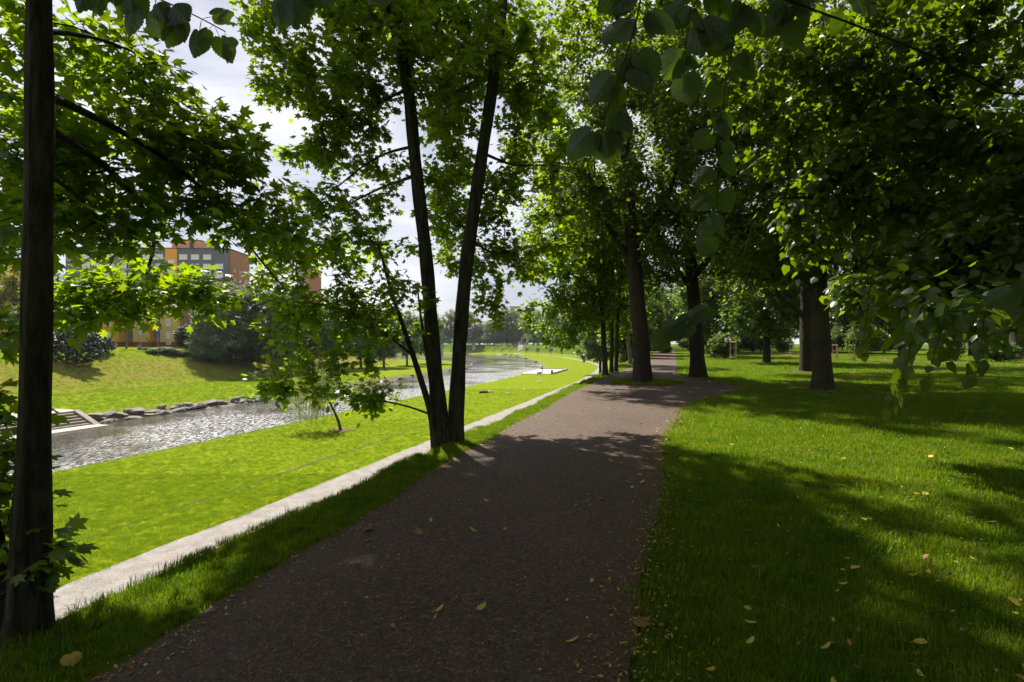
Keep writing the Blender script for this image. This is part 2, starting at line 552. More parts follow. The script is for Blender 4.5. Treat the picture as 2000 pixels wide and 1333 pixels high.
# ------------------------------------------------------------------ paths
def asphalt_material():
    m, t, out = mat('worn_asphalt')
    g = N(t, 'ShaderNodeNewGeometry').outputs['Position']
    big = noise(t, .7, 5, .6, g)
    mid = noise(t, 9, 5, .65, g)
    vo = N(t, 'ShaderNodeTexVoronoi')
    vo.inputs['Scale'].default_value = 66
    L(t, g, vo.inputs['Vector'])
    gr = noise(t, 210, 2, .6, g)
    base = ramp(t, big.outputs['Fac'], [(.3, (.048, .029, .019)), (.7, (.079, .048, .033))])
    sp = N(t, 'ShaderNodeSeparateColor')
    L(t, vo.outputs['Color'], sp.inputs[0])
    chip = ramp(t, sp.outputs[0], [(0, (.45, .43, .43)), (.55, (.9, .9, .9)), (.86, (1.25, 1.2, 1.15)), (.97, (2.6, 2.4, 2.2))])
    c = mixc(t, 1, base.outputs['Color'], chip.outputs['Color'], 'MULTIPLY')
    soil = ramp(t, mid.outputs['Fac'], [(.5, (0, 0, 0)), (.75, (.55,) * 3)])
    c = mixc(t, soil.outputs['Color'], c, (.075, .055, .042))
    e = N(t, 'ShaderNodeAttribute', attribute_name='edge')
    en = ramp(t, mid.outputs['Fac'], [(.35, (0, 0, 0)), (.6, (1, 1, 1))])
    ef = N(t, 'ShaderNodeMath', operation='MULTIPLY')
    L(t, e.outputs['Fac'], ef.inputs[0])
    L(t, en.outputs['Color'], ef.inputs[1])
    c = mixc(t, ef.outputs[0], c, (.070, .044, .026))
    cw = noise(t, 2.5, 4, .6, g)
    wv_ = N(t, 'ShaderNodeMix', data_type='RGBA', blend_type='LINEAR_LIGHT')
    wv_.inputs['Factor'].default_value = .22
    L(t, g, wv_.inputs['A'])
    L(t, cw.outputs['Color'], wv_.inputs['B'])
    ck = N(t, 'ShaderNodeTexVoronoi', feature='DISTANCE_TO_EDGE')
    ck.inputs['Scale'].default_value = .55
    L(t, wv_.outputs['Result'], ck.inputs['Vector'])
    cm = ramp(t, ck.outputs['Distance'], [(.0, (1, 1, 1)), (.012, (0, 0, 0))])
    cg = ramp(t, big.outputs['Fac'], [(.48, (0, 0, 0)), (.62, (.8,) * 3)])
    cf = N(t, 'ShaderNodeMath', operation='MULTIPLY')
    L(t, cm.outputs['Color'], cf.inputs[0])
    L(t, cg.outputs['Color'], cf.inputs[1])
    c = mixc(t, cf.outputs[0], c, (.018, .014, .012))
    n = bump(t, mid.outputs['Fac'], .6, .04)
    n = bump(t, vo.outputs['Distance'], .8, .012, n)
    n = bump(t, gr.outputs['Fac'], .5, .004, n)
    pbsdf(t, out, c, .78, n, .35)
    return m
def gravel_material(name, c0, c1, scale=40):
    m, t, out = mat(name)
    g = N(t, 'ShaderNodeNewGeometry').outputs['Position']
    a = noise(t, scale, 6, .8, g)
    b = noise(t, 1.6, 7, .7, g)
    c = ramp(t, a.outputs['Fac'], [(.3, c0), (.65, c1)])
    d = ramp(t, b.outputs['Fac'], [(.3, (.66, .64, .58)), (.62, (1, 1, 1))])
    pbsdf(t, out, mixc(t, 1, c.outputs['Color'], d.outputs['Color'], 'MULTIPLY'), .95, bump(t, a.outputs['Fac'], .7, .03), .1)
    return m
M['asphalt'] = asphalt_material()
M['gravel'] = gravel_material('pale_gravel', (.12, .11, .105), (.34, .318, .308), 22)
M['dirt'] = gravel_material('leafy_dirt', (.07, .042, .026), (.17, .095, .06), 14)
M['concrete'] = simple('weathered_concrete', (.36, .34, .31), .9, .2, 1.5, .4)

SL_Y, SL_S = [-10, 2.5, 5, 8, 12, 16, 22, 30, 36, 60, 200], [-2.65, -2.70, -2.88, -3.08, -3.12, -3.2, -3.1, -2.7, -2.35, -2.3, -2.3]
SR_Y = [-10, 2.5, 5, 8, 11, 12.5, 14, 16, 17.3, 18.4, 20, 22, 24, 26, 40, 60, 200]
SR_S = [-.12, -.14, -.17, -.08, .1, .25, .7, 1.5, 2.3, 2.5, 2.0, 1.4, .6, .3, .5, .6, .6]
def edge_l(y):
    return np.interp(y, SL_Y, SL_S) + .10 * fbm(y, y * 0, 21, 5, 1.8)
def edge_r(y):
    return np.interp(y, SR_Y, SR_S) + .10 * fbm(y, y * 0, 22, 5, 1.8)
def strip(name, left, right, lift, material, ncol=8, attr=None):
    left, right = np.asarray(left), np.asarray(right)
    k = np.linspace(0, 1, ncol + 1)
    P = left[:, None] * (1 - k)[None, :, None] + right[:, None] * k[None, :, None]
    z = ground_z(P[..., 0], P[..., 1]) + lift
    nb_, na_ = z.shape
    i_ = (np.arange(nb_ - 1)[:, None] * na_ + np.arange(na_ - 1)[None]).ravel()
    q = np.stack([i_, i_ + 1, i_ + na_ + 1, i_ + na_], -1)
    W = np.linalg.norm(right - left, axis=1)[:, None]
    dist = np.minimum(k, 1 - k)[None] * W
    me = np_mesh(name, np.dstack([P, z]), quads=q, mat=material, smooth=True, attrs={'edge': np.interp(dist, [0, .18, .55], [1, .8, 0])})
    return new_obj(name, me)
ys = np.concatenate([np.arange(-8, 30, .08), np.arange(30, 60, .4), np.arange(60, 150, 1.5)])
o = strip('path', np.stack([edge_l(ys) + .31 * np.minimum(ys, 110), ys], -1), np.stack([edge_r(ys) + .31 * np.minimum(ys, 110), ys], -1), .016, M['asphalt'], 26)
tag(o, kind='structure', label='dark worn asphalt footpath running under the trees')

def resample(pts, step):
    pts = np.asarray(pts, float)
    d = np.concatenate([[0], np.cumsum(np.linalg.norm(np.diff(pts, axis=0), axis=1))])
    n = max(2, int(d[-1] / step) + 1)
    s = np.linspace(0, d[-1], n)
    return np.stack([np.interp(s, d, pts[:, k]) for k in range(pts.shape[1])], -1)
def smooth_line(pts, step, it=6):
    p = resample(pts, step)
    for _ in range(it):
        p[1:-1] = p[1:-1] * .5 + (p[:-2] + p[2:]) * .25
    return p
def ribbon(name, pts, w, lift, material, step=.5, ncol=6, rag=.12, seed=1, it=30):
    c = smooth_line(pts, step, it)
    d = np.gradient(c, axis=0)
    d /= np.linalg.norm(d, axis=1, keepdims=True)
    n = np.stack([-d[:, 1], d[:, 0]], -1)
    s = np.arange(len(c)) * step
    wl = w / 2 + rag * fbm(s, s * 0, seed, 4, 1.3)
    wr = w / 2 + rag * fbm(s, s * 0, seed + 1, 4, 1.3)
    return strip(name, c + n * wl[:, None], c - n * wr[:, None], lift, material, ncol)
GRAVEL = [(-15.35 - .31 * 20, -20), (-15.35 + .31 * 40, 40), (-15.35 + .31 * 95, 95), (20.8, 122), (26.5, 150), (28.5, 183), (25, 252), (13.5, 300), (2, 336), (-40, 360), (-150, 374), (-300, 380)]
tag(ribbon('gravel_path', GRAVEL, 2.2, .03, M['gravel'], .35, 8, .11, 5, 60), kind='structure', label='pale gravel path along the sunny riverside lawn')
tag(ribbon('dirt_trail', [(7.4, 18.1), (9.4, 18.8), (11.6, 20.2), (15.0, 23.0), (22, 28), (30, 32.5)], .9, .02, M['dirt'], .3, 5, .2, 8, 12), kind='structure', label='faint trodden dirt trail leaving the asphalt across the lawn')
tag(ribbon('leafy_path', [(75, 22), (48, 28), (36, 33), (31, 40), (31, 52), (36, 75)], 3.2, .025, M['dirt'], .6, 6, .3, 12, 20), kind='structure', label='reddish leaf-strewn dirt path crossing the park lawn')
tag(ribbon('hill_path', [(1.0, 338), (4.5, 356), (8, 380), (10, 395)], 4.2, .05, M['gravel'], 1.0, 5, .2, 14, 3), kind='structure', label='pale path climbing the far grassy bank')
tag(ribbon('bank_track', [(-52 - 22 + .31 * y, y) for y in (20, 60, 85)] + [(-46, 105), (-42, 125), (-40, 150)], .55, .03, M['dirt'], .8, 3, .1, 17, 10), kind='structure', label='narrow worn track at the foot of the far slope')
tag(ribbon('mower_rut', [(-19.9 + .31 * y, y) for y in (8, 20, 30, 42)], .16, .012, simple('dark_soil', (.05, .055, .015), .95, .3, 3), .25, 2, .09, 19, 3), kind='structure', label='dark rut in the riverside lawn beside the gravel path')
def on_path(x, y):
    s = x - .31 * np.minimum(y, 110)
    main = (s > edge_l(y) + .02) & (s < edge_r(y) - .02)
    isl = ((x - 5.42) / 1.45) ** 2 + ((y - 20.6) / 1.35) ** 2 < 1
    return main & ~isl
# ------------------------------------------------------------------ leaves
def fan(outline, centre, petiole=0.0, fold=.18, droop=.22):
    """a leaf blade from its half outline (angle in degrees off the tip axis, radius), petiole start at the origin, tip along +x"""
    pts = []
    full = [(a, r) for a, r in outline] + [(-a, r) for a, r in reversed(outline) if 0 < a < 180]
    for a, r in full:
        pts.append((petiole + centre + r * math.cos(R(a)), r * math.sin(R(a))))
    cx = petiole + centre
    v = [(cx, 0.0, 0.0)] + [(x, y, -fold * abs(y) - droop * max(0, x - cx) ** 2) for x, y in pts]
    n = len(pts)
    f = [(0, 1 + k, 1 + (k + 1) % n) for k in range(n)]
    if petiole:
        b = len(v)
        v += [(0, -.012, 0), (0, .012, 0), (petiole + .06, 0, -.01)]
        f.append((b, b + 2, b + 1))
    return np.array(v), np.array(f)
MAPLE = fan([(0, .66), (9, .50), (17, .47), (21, .40), (31, .31), (42, .46), (52, .62), (62, .43), (70, .40), (84, .29), (104, .46), (118, .30), (140, .30), (180, .30)], .32, .55)
MAPLE_LO = fan([(0, .66), (18, .44), (31, .30), (52, .62), (84, .29), (106, .46), (140, .28), (180, .30)], .32, .3)
MAPLE_MIN = fan([(0, .66), (30, .31), (52, .62), (84, .30), (112, .45), (180, .30)], .32)
LINDEN = fan([(0, .60), (14, .46), (40, .42), (75, .43), (110, .45), (145, .46), (165, .40), (180, .30)], .34, .35)
LINDEN_MID = fan([(0, .62), (30, .42), (85, .44), (140, .47), (180, .30)], .34, .2)
LINDEN_LO = (np.array([(0, 0, 0), (.45, .36, -.06), (1.0, 0, -.12), (.45, -.36, -.06), (.5, 0, .05)]), np.array([(0, 4, 1), (4, 2, 1), (0, 3, 4), (4, 3, 2)]))
TUFT = (np.array([(0, 0, 0), (.5, .38, -.05), (1.0, 0, -.1), (.5, -.38, -.05)]), np.array([(0, 2, 1), (0, 3, 2)]))
def unit(a):
    return a / (np.linalg.norm(a, axis=-1, keepdims=True) + 1e-9)
def leaf_basis(d, n):
    x = unit(d)
    z = unit(n - (n * x).sum(-1, keepdims=True) * x)
    y = np.cross(z, x)
    return np.stack([x, y, z], -1)                  # columns are the leaf's axes
def leaf_cloud(name, tmpl, pos, d, n, size, material, seed=0, tint=None):
    v, f = tmpl
    Mx = leaf_basis(d, n) * size[:, None, None]
    V = np.einsum('nij,kj->nki', Mx, v) + pos[:, None]
    F = (f[None] + (np.arange(len(pos)) * len(v))[:, None, None]).reshape(-1, 3)
    r = np.random.default_rng(seed)
    var = r.uniform(0, .98, len(pos)) if tint is None else tint
    return np_mesh(name, V, tris=F, mat=material, attrs={'var': np.repeat(var, len(v))})

# ------------------------------------------------------------------ trees
def trunk_tube(pts, rad, nside=18, seed=0, flare=.55, rough=.06, base_z=None, fl_h=.28):
    """trunk skin with ridges and a flaring foot"""
    p = smooth_line(np.column_stack([pts, rad]), .14 if rad[0] < .3 else .22, 5)
    c, rr = p[:, :3], p[:, 3] * .88
    d, a, b = frames(c)
    th = np.arange(nside) * 2 * np.pi / nside
    r = np.random.default_rng(seed)
    ph = r.uniform(0, 6.28, 6)
    h = c[:, 2] - (c[0, 2] if base_z is None else base_z)
    mod = 1 + rough * (np.sin(5 * th + ph[0])[None] * .5 + np.sin(9 * th[None] + ph[1] + h[:, None] * .8) * .45 + np.sin(3 * th[None] + ph[2] + h[:, None] * 1.7) * .5 + .5 * np.sin(h[:, None] * 5.3 + 2 * th[None] + ph[4]))
    if flare:
        fl = np.exp(-np.maximum(h, 0) / fl_h)[:, None]
        mod = mod + flare * fl * (1 + .55 * np.sin(4 * th + ph[3])[None] + .3 * np.sin(7 * th + ph[5])[None])
    ring = np.cos(th)[None, :, None] * a[:, None] + np.sin(th)[None, :, None] * b[:, None]
    V = (c[:, None] + ring * (rr[:, None] * mod)[:, :, None]).reshape(-1, 3)
    m, n = len(c), nside
    i = np.arange(m - 1)[:, None] * n + np.arange(n)[None]
    j = np.arange(m - 1)[:, None] * n + (np.arange(n)[None] + 1) % n
    return V, np.stack([i, j, j + n, i + n], -1).reshape(-1, 4)
def grow(stems, attr, seed=0, tip=.004, expo=2.4, path_w=.35, seg=.35, jit=.05, up=.25, min_h=None):
    """joins every attraction point to the nearest fitting limb, so that the limbs fork and thin out towards the leaves"""
    r = np.random.default_rng(seed)
    pos, par, plen, dirs, fixed, ok = [], [], [], [], [], []
    for pts, rad, frm in stems:
        p = resample(np.column_stack([pts, rad]), .3)
        k0 = len(pos)
        for k, q in enumerate(p):
            pos.append(q[:3]); par.append(-1 if k == 0 else k0 + k - 1)
            plen.append(k * .02); fixed.append(q[3]); ok.append(k / max(1, len(p) - 1) >= frm)
            dd = p[min(k + 1, len(p) - 1), :3] - p[max(k - 1, 0), :3]
            dirs.append(dd / (np.linalg.norm(dd) + 1e-9))
    A = np.array(attr, float)
    n = len(A)
    best = np.full(n, 1e9)
    bi = np.zeros(n, int)
    def upd(k):
        nonlocal best, bi
        if not ok[k]:
            return
        dv = A - pos[k]
        c = np.linalg.norm(dv, axis=1) + path_w * plen[k]
        mm = c < best
        best = np.where(mm, c, best)
        bi[mm] = k
    for k in range(len(pos)):
        upd(k)
    todo = np.ones(n, bool)
    nstem = len(pos)
    for _ in range(n):
        i = int(np.argmin(np.where(todo, best, 1e18)))
        todo[i] = False
        k = bi[i]
        p0, p1 = np.array(pos[k]), A[i]
        ln = np.linalg.norm(p1 - p0)
        m = max(1, int(math.ceil(ln / seg)))
        dp = np.array(dirs[k])
        if k < nstem:
            out = p1 - p0
            out[2] *= .3
            dp = unit(out) * .8 + np.array([0, 0, up])
        c = p0 + unit(dp) * ln * .42
        prev = k
        for q in range(1, m + 1):
            t = q / m
            x = (1 - t) ** 2 * p0 + 2 * t * (1 - t) * c + t * t * p1
            if q < m:
                x = x + r.normal(0, jit * min(1, ln), 3) * .5
            pos.append(x); par.append(prev); plen.append(plen[prev] + ln / m); fixed.append(0.0); ok.append(True)
            dd = x - np.array(pos[prev])
            dirs.append(dd / (np.linalg.norm(dd) + 1e-9))
            prev = len(pos) - 1
            upd(prev)
    pos = np.array(pos)
    par = np.array(par)
    nn = len(pos)
    acc = np.zeros(nn)
    kids = [[] for _ in range(nn)]
    for k in range(nn - 1, nstem - 1, -1):
        if acc[k] == 0:
            acc[k] = tip ** expo
        acc[par[k]] += acc[k]
        kids[par[k]].append(k)
    rad = acc ** (1 / expo)
    for k in range(nstem):
        rad[k] = fixed[k]
    return dict(pos=pos, par=par, rad=rad, kids=kids, nstem=nstem, dirs=np.array(dirs))
def limb_mesh(G, nside=5, rmin=0.0):
    """continuous tubes along the limbs"""
    pos, par, rad, kids, ns = G['pos'], G['par'], G['rad'], G['kids'], G['nstem']
    VV, QQ = [], []
    off = 0
    starts = [(k, par[k]) for k in range(ns, len(pos)) if par[k] < ns]
    while starts:
        k, p = starts.pop()
        chain = [p, k]
        while kids[k]:
            ks = sorted(kids[k], key=lambda q: -rad[q])
            for q in ks[1:]:
                starts.append((q, k))
            k = ks[0]
            chain.append(k)
        rr = rad[chain].copy()
        rr[0] = min(rr[0], rr[1] * 1.25)
        if rr.max() < rmin:
            continue
        v, q = sweep(pos[chain], rr, nside)
        VV.append(v)
        QQ.append(q + off)
        off += len(v)
    if not VV:
        return np.zeros((0, 3)), np.zeros((0, 4), int)
    return np.concatenate(VV), np.concatenate(QQ)
def place_leaves(G, count, seed, size, spread, thin, hang=0.0, flat=1.0, sz_var=.25):
    """leaf positions and attitudes along the thin twigs"""
    r = np.random.default_rng(seed)
    ns = G['nstem']
    idx = np.arange(ns, len(G['pos']))
    idx = idx[G['rad'][idx] < thin]
    k = r.choice(idx, count)
    t = r.uniform(0, 1, count)[:, None]
    p = G['pos'][k] * t + G['pos'][G['par'][k]] * (1 - t)
    off = unit(r.normal(size=(count, 3)))
    p = p + off * np.abs(r.normal(0, spread, count))[:, None]
    d = unit(off * .8 + G['dirs'][k] * .5 + r.normal(0, .35, (count, 3)))
    d = unit(d * np.array([1, 1, .6]) + np.array([0, 0, -hang]))
    n = unit(np.array([0, 0, flat]) + r.normal(0, .42, (count, 3)))
    s = size * np.clip(r.normal(1, sz_var, count), .5, 1.6)
    return p, d, n, s
def blob(r, c, rad, n, hollow=0.0):
    v = unit(r.normal(size=(n, 3)))
    q = (hollow + (1 - hollow) * r.uniform(0, 1, n) ** (1 / 3))[:, None]
    return np.asarray(c) + v * q * np.asarray(rad)
def pblob(r, u, v, ru, rv, Y, dY, n):
    """attraction points in a mass of foliage seen at pixel (u, v) at depth Y"""
    c = at_y(u, v, Y)
    return blob(r, c, (ru / FPX * Y, dY, rv / FPX * Y), n)
def clear_view(p, pad=0.0):
    """keeps crown points that carry no leaf right in front of the camera"""
    return (p[:, 1] < .1) | (p[:, 2] > 1.6 + .74 * p[:, 1] + pad) | (np.hypot(p[:, 0], p[:, 1]) > 3.0)

LEAF_MESH = {}
def single_leaf(key, tmpl, material):
    if key not in LEAF_MESH:
        LEAF_MESH[key] = np_mesh(key, tmpl[0], tris=tmpl[1], mat=material, attrs={'var': np.zeros(len(tmpl[0]))})
    return LEAF_MESH[key]
def leaf_objects(parent, base, tmpl_key, tmpl, material, p, d, n, s):
    me = single_leaf(tmpl_key, tmpl, material)
    B_ = leaf_basis(d, n)
    for k in range(len(p)):
        o = bpy.data.objects.new('leaf', me)
        COL.objects.link(o)
        o.parent = parent
        m3 = Matrix(B_[k].tolist()) @ Matrix.Scale(float(s[k]), 3)
        o.matrix_basis = Matrix.Translation(Vector((p[k] - base).tolist())) @ m3.to_4x4()
def build_tree(name, label, cat, group, stems, attr, leaf, seed, bark, parts=0, *a_, gaps=(), **k_):
    return build_tree_(name, label, cat, group, stems, attr, leaf, seed, bark, parts, *a_, gaps=gaps, **k_)
def open_gaps(p, gaps, r):
    keep = np.ones(len(p), bool)
    u, v = project(p)
    for (gu, gv, ru, rv, left) in gaps:
        q = ((u - gu) / ru) ** 2 + ((v - gv) / rv) ** 2
        keep &= ~((q < 1) & (p[:, 1] > .3) & (r.uniform(0, 1, len(p)) > left + .6 * np.clip(q - .55, 0, 1)))
    return keep
def build_tree_(name, label, cat, group, stems, attr, leaf, seed, bark, parts=0, tip=.004, seg=.35, nside=5, trunk_side=18, flare=.55, path_w=.35, jit=.05, rough=.06, rmin=0.0, fl_h=.28, extra=None, expo=2.4, gaps=()):
    """one tree: trunk with its limbs, crown, and for the near trees the leaves that show largest as parts"""
    base = np.array(stems[0][0][0], float)
    if len(gaps):
        attr = attr[open_gaps(attr, gaps, np.random.default_rng(seed))]
    G = grow(stems, attr, seed, tip, expo, path_w, seg, jit)
    root = tag(empty(name, base), label, cat, group)
    VV, QQ, off = [], [], 0
    for k, (pts, rad, frm) in enumerate(stems):
        v, q = trunk_tube(np.array(pts, float), np.array(rad, float), trunk_side if rad[0] > .06 else 8, seed + k, flare if rad[0] > .06 else 0, rough, base[2], fl_h)
        VV.append(v); QQ.append(q + off); off += len(v)
    v, q = limb_mesh(G, nside, rmin)
    VV.append(v); QQ.append(q + off)
    me = np_mesh('trunk', np.concatenate(VV) - base, quads=np.concatenate(QQ), mat=bark, smooth=True)
    new_obj('trunk', me, root)
    p, d, n, s = place_leaves(G, leaf['n'], seed + 5, leaf['size'], leaf['spread'], leaf['thin'], leaf.get('hang', .15), leaf.get('flat', 1.0))
    if extra is not None:
        p, d, n, s = [np.concatenate(z) for z in zip((p, d, n, s), extra)]
    keep = clear_view(p) & open_gaps(p, gaps, np.random.default_rng(seed + 9))
    p, d, n, s = p[keep], d[keep], n[keep], s[keep]
    if parts:
        u, v_ = project(p)
        vis = (p[:, 1] > .3) & (u > 0) & (u < 2000) & (v_ > 0) & (v_ < 1333)
        score = np.where(vis, s / np.maximum(p[:, 1], .3), 0)
        top = np.argsort(-score)[:parts]
        msk = np.zeros(len(p), bool)
        msk[top] = True
        leaf_objects(root, base, leaf['key'], leaf.get('part_tmpl', leaf['tmpl']), leaf['mat'], p[msk], d[msk], n[msk], s[msk])
        p, d, n, s = p[~msk], d[~msk], n[~msk], s[~msk]
    cme = leaf_cloud('crown', leaf['tmpl'], p - base, d, n, s, leaf['mat'], seed)
    c = new_obj('crown', cme, root)
    c['kind'] = 'stuff'
    return root, G

def stem_px(pts, Y, wpx):
    """a stem whose axis passes pixels (u, v) at depth Y, widths in pixels"""
    Ys = Y if hasattr(Y, '__len__') else [Y] * len(pts)
    P = [at_y(u, v, y) for (u, v), y in zip(pts, Ys)]
    return P, [w / 2 / FPX * y for w, y in zip(wpx, Ys)]
def sink(P, rad, depth=.25):
    P = [np.array(p) for p in P]
    P[0][2] = gz(P[0][0], P[0][1]) - depth
    return P, rad

# left maple by the verge
r = np.random.default_rng(101)
Yl = 2.86
P, w = sink(*stem_px([(48, 1262), (58, 1100), (66, 900), (73, 600), (78, 300), (76, 0), (74, -350), (80, -800)], Yl, [82, 68, 58, 53, 51, 46, 40, 20]))
P2, w2 = sink(*stem_px([(2, 1270), (2, 1130), (-22, 1000), (-70, 780), (-140, 500)], 2.84, [60, 46, 28, 16, 3]))
stems = [(P, w, .38), (P2, w2, .3)]
def px_limb(pts, r0, r1, frm=.15):
    return ([at_y(*q) for q in pts], list(np.linspace(r0, r1, len(pts))), frm)
stems += [px_limb([(77, 240, 2.9), (150, 285, 3.4), (235, 345, 4.0), (300, 430, 4.6), (305, 480, 4.9), (286, 534, 5.2)], .030, .014, .2),
          px_limb([(286, 534, 5.2), (240, 545, 5.2), (205, 575, 5.1), (185, 610, 5.0)], .013, .005, .1), px_limb([(286, 534, 5.2), (335, 560, 5.25), (395, 585, 5.3), (440, 590, 5.3)], .013, .005, .1),
          px_limb([(77, 180, 2.9), (180, 225, 3.5), (330, 310, 4.2), (430, 400, 4.7), (500, 500, 5.1), (560, 570, 5.3)], .030, .007, .2),
          px_limb([(77, 330, 2.87), (140, 370, 3.3), (190, 420, 3.8), (215, 470, 4.2)], .018, .006, .2), px_limb([(77, 60, 2.9), (190, 70, 3.5), (300, 120, 4.1)], .022, .006, .2)]
at_ = np.concatenate([
    pblob(r, 240, 330, 250, 150, 4.3, .6, 150), pblob(r, 420, 340, 140, 120, 4.6, .5, 80), pblob(r, 60, 170, 110, 160, 3.6, .5, 50),
    pblob(r, 300, 570, 165, 66, 5.3, .5, 120), pblob(r, 170, 590, 85, 55, 5.0, .4, 50), pblob(r, 520, 445, 90, 70, 4.9, .7, 55), pblob(r, 330, 250, 180, 60, 4.6, .5, 50), pblob(r, 110, 300, 110, 160, 4.0, .5, 40),
    pblob(r, 170, 440, 130, 60, 4.2, .6, 55), pblob(r, 220, 130, 150, 60, 4.2, .6, 55), pblob(r, 40, 420, 55, 110, 3.5, .5, 30),
    pblob(r, 15, 640, 45, 50, 3.2, .3, 14), pblob(r, 10, 800, 40, 80, 3.1, .25, 16), pblob(r, 5, 960, 45, 90, 3.0, .2, 22), pblob(r, 95, 1085, 28, 50, 2.95, .1, 10),
    blob(r, (-2.6, 3.9, 6.4), (2.6, 2.2, 1.6), 120)])  # crown mass above the view, added for shade
LM = dict(n=12500, size=.092, spread=.085, thin=.012, hang=.22, tmpl=MAPLE_LO, part_tmpl=MAPLE, key='maple_leaf_blade', mat=M['maple'])
sp = []
# a withered sprig low on the trunk
SLIM, _ = build_tree('maple_tree', 'slim dark maple beside the verge, its boughs hanging before the grey tower block', 'tree', 'maples along the verge', stems, at_, LM, 11, M['bark_maple'], 300, .0026, .22, 5, 22, 1.25, .3, .04, .09, 0.0, .2, gaps=[(366, 500, 95, 25, .06), (300, 655, 160, 26, .1), (430, 120, 55, 95, .12), (560, 290, 50, 60, .1)])

# twin-stemmed maple
r = np.random.default_rng(102)
Yt = 8.4
P, w = sink(*stem_px([(866, 880), (858, 800), (846, 680), (832, 500), (812, 320), (798, 170), (770, 50), (735, -80), (690, -300)], Yt, [46, 36, 31, 29, 27, 25, 21, 17, 8]))
P2, w2 = sink(*stem_px([(886, 878), (890, 800), (897, 680), (912, 500), (938, 320), (962, 170), (978, 50), (988, -80), (1005, -350)], Yt + .1, [42, 34, 31, 29, 27, 25, 22, 18, 8]))
P3, w3 = sink(*stem_px([(856, 872), (845, 815), (815, 720), (785, 630), (760, 560), (740, 480)], [8.4, 8.3, 8.1, 7.9, 7.8, 7.6], [22, 15, 12, 9, 7, 4]))
P4, w4 = sink(*stem_px([(858, 872), (848, 800), (838, 720), (824, 640), (815, 560)], [8.4, 8.35, 8.2, 8.1, 8.0], [18, 11, 8, 6, 3]))
stems = [(P, w, .3), (P2, w2, .3), (P3, w3, .2), (P4, w4, .3)]
stems += [px_limb([(796, 175, 8.4), (750, 195, 8.4), (690, 232, 8.5), (600, 225, 8.6)], .030, .010), px_limb([(802, 288, 8.4), (755, 295, 8.4), (700, 330, 8.3), (625, 395, 8.2)], .032, .010), px_limb([(808, 345, 8.4), (745, 365, 8.4), (690, 395, 8.4), (640, 420, 8.3)], .030, .010),
          px_limb([(846, 812, 8.3), (790, 790, 8.1), (710, 778, 7.9), (600, 765, 7.7), (520, 750, 7.6)], .022, .006), px_limb([(800, 690, 8.05), (740, 640, 7.95), (660, 600, 7.9), (560, 585, 7.8)], .020, .006),
          px_limb([(945, 300, 8.5), (1000, 325, 9.0), (1060, 322, 9.6), (1130, 330, 10.2)], .032, .010), px_limb([(962, 160, 8.5), (1010, 100, 9.0), (1060, 100, 9.5)], .030, .010), px_limb([(920, 470, 8.5), (965, 500, 9.0), (1040, 480, 9.8)], .026, .008)]
at_ = np.concatenate([
    pblob(r, 610, 110, 130, 100, 8.6, 1.6, 110), pblob(r, 560, 200, 80, 55, 8.4, .8, 20), pblob(r, 690, 210, 85, 60, 8.6, 1.2, 40), pblob(r, 745, 90, 70, 110, 8.6, 1.2, 46),
    pblob(r, 880, 90, 90, 100, 8.8, 1.5, 80), pblob(r, 880, 240, 50, 70, 9.0, 1.0, 26), pblob(r, 870, 420, 35, 70, 9.4, .8, 18),
    pblob(r, 660, 480, 140, 55, 8.3, 1.2, 58), pblob(r, 610, 385, 90, 30, 8.4, .8, 16), pblob(r, 735, 400, 60, 50, 8.4, .8, 16), pblob(r, 700, 310, 90, 60, 8.8, .8, 52), pblob(r, 600, 290, 80, 45, 8.8, .8, 34), pblob(r, 560, 520, 70, 50, 8.4, .8, 26), pblob(r, 880, 330, 60, 90, 10.5, 1.2, 60), pblob(r, 890, 460, 45, 85, 10.6, 1.0, 46), pblob(r, 860, 190, 60, 80, 10.5, 1.2, 50),
    pblob(r, 630, 605, 150, 70, 7.9, .8, 70), pblob(r, 760, 590, 70, 70, 8.0, .8, 34), pblob(r, 620, 690, 140, 40, 7.7, .6, 26),
    pblob(r, 610, 765, 120, 30, 7.6, .4, 22), pblob(r, 740, 770, 50, 34, 7.9, .4, 16),
    pblob(r, 1000, 130, 90, 120, 9.4, 1.6, 90), pblob(r, 1040, 300, 100, 110, 10.0, 1.6, 90), pblob(r, 965, 400, 45, 70, 9.6, .8, 26), pblob(r, 985, 515, 85, 55, 9.8, .9, 50), pblob(r, 950, 610, 40, 40, 9.4, .5, 12),
    pblob(r, 1080, 470, 70, 70, 10.5, 1.0, 34),
    blob(r, (-.9, 9.6, 9.8), (3.8, 4.0, 2.2), 90), blob(r, (1.8, 8.8, 9.0), (2.8, 2.8, 1.8), 24), blob(r, (-1.5, 6.9, 6.5), (1.7, 1.8, 1.1), 110), blob(r, (0, 9.4, 12.6), (4.2, 3.6, 1.8), 24)])  # high crown masses added to shade the path and near lawn
LT = dict(n=43000, size=.102, spread=.13, thin=.014, hang=.2, tmpl=MAPLE_MIN, part_tmpl=MAPLE_LO, key='maple_leaf_blade_small', mat=M['maple'])
TWIN, _ = build_tree('maple_tree', 'maple forking into two tall stems from one foot between both paths', 'tree', 'maples along the verge', stems, at_, LT, 12, M['bark_maple'], 300, .0040, .3, 5, 20, .45, .3, .045, .09, gaps=[(430, 130, 60, 100, .1), (560, 250, 50, 36, .3), (760, 300, 35, 30, .4), (880, 590, 26, 50, .1), (700, 365, 60, 22, .3)])

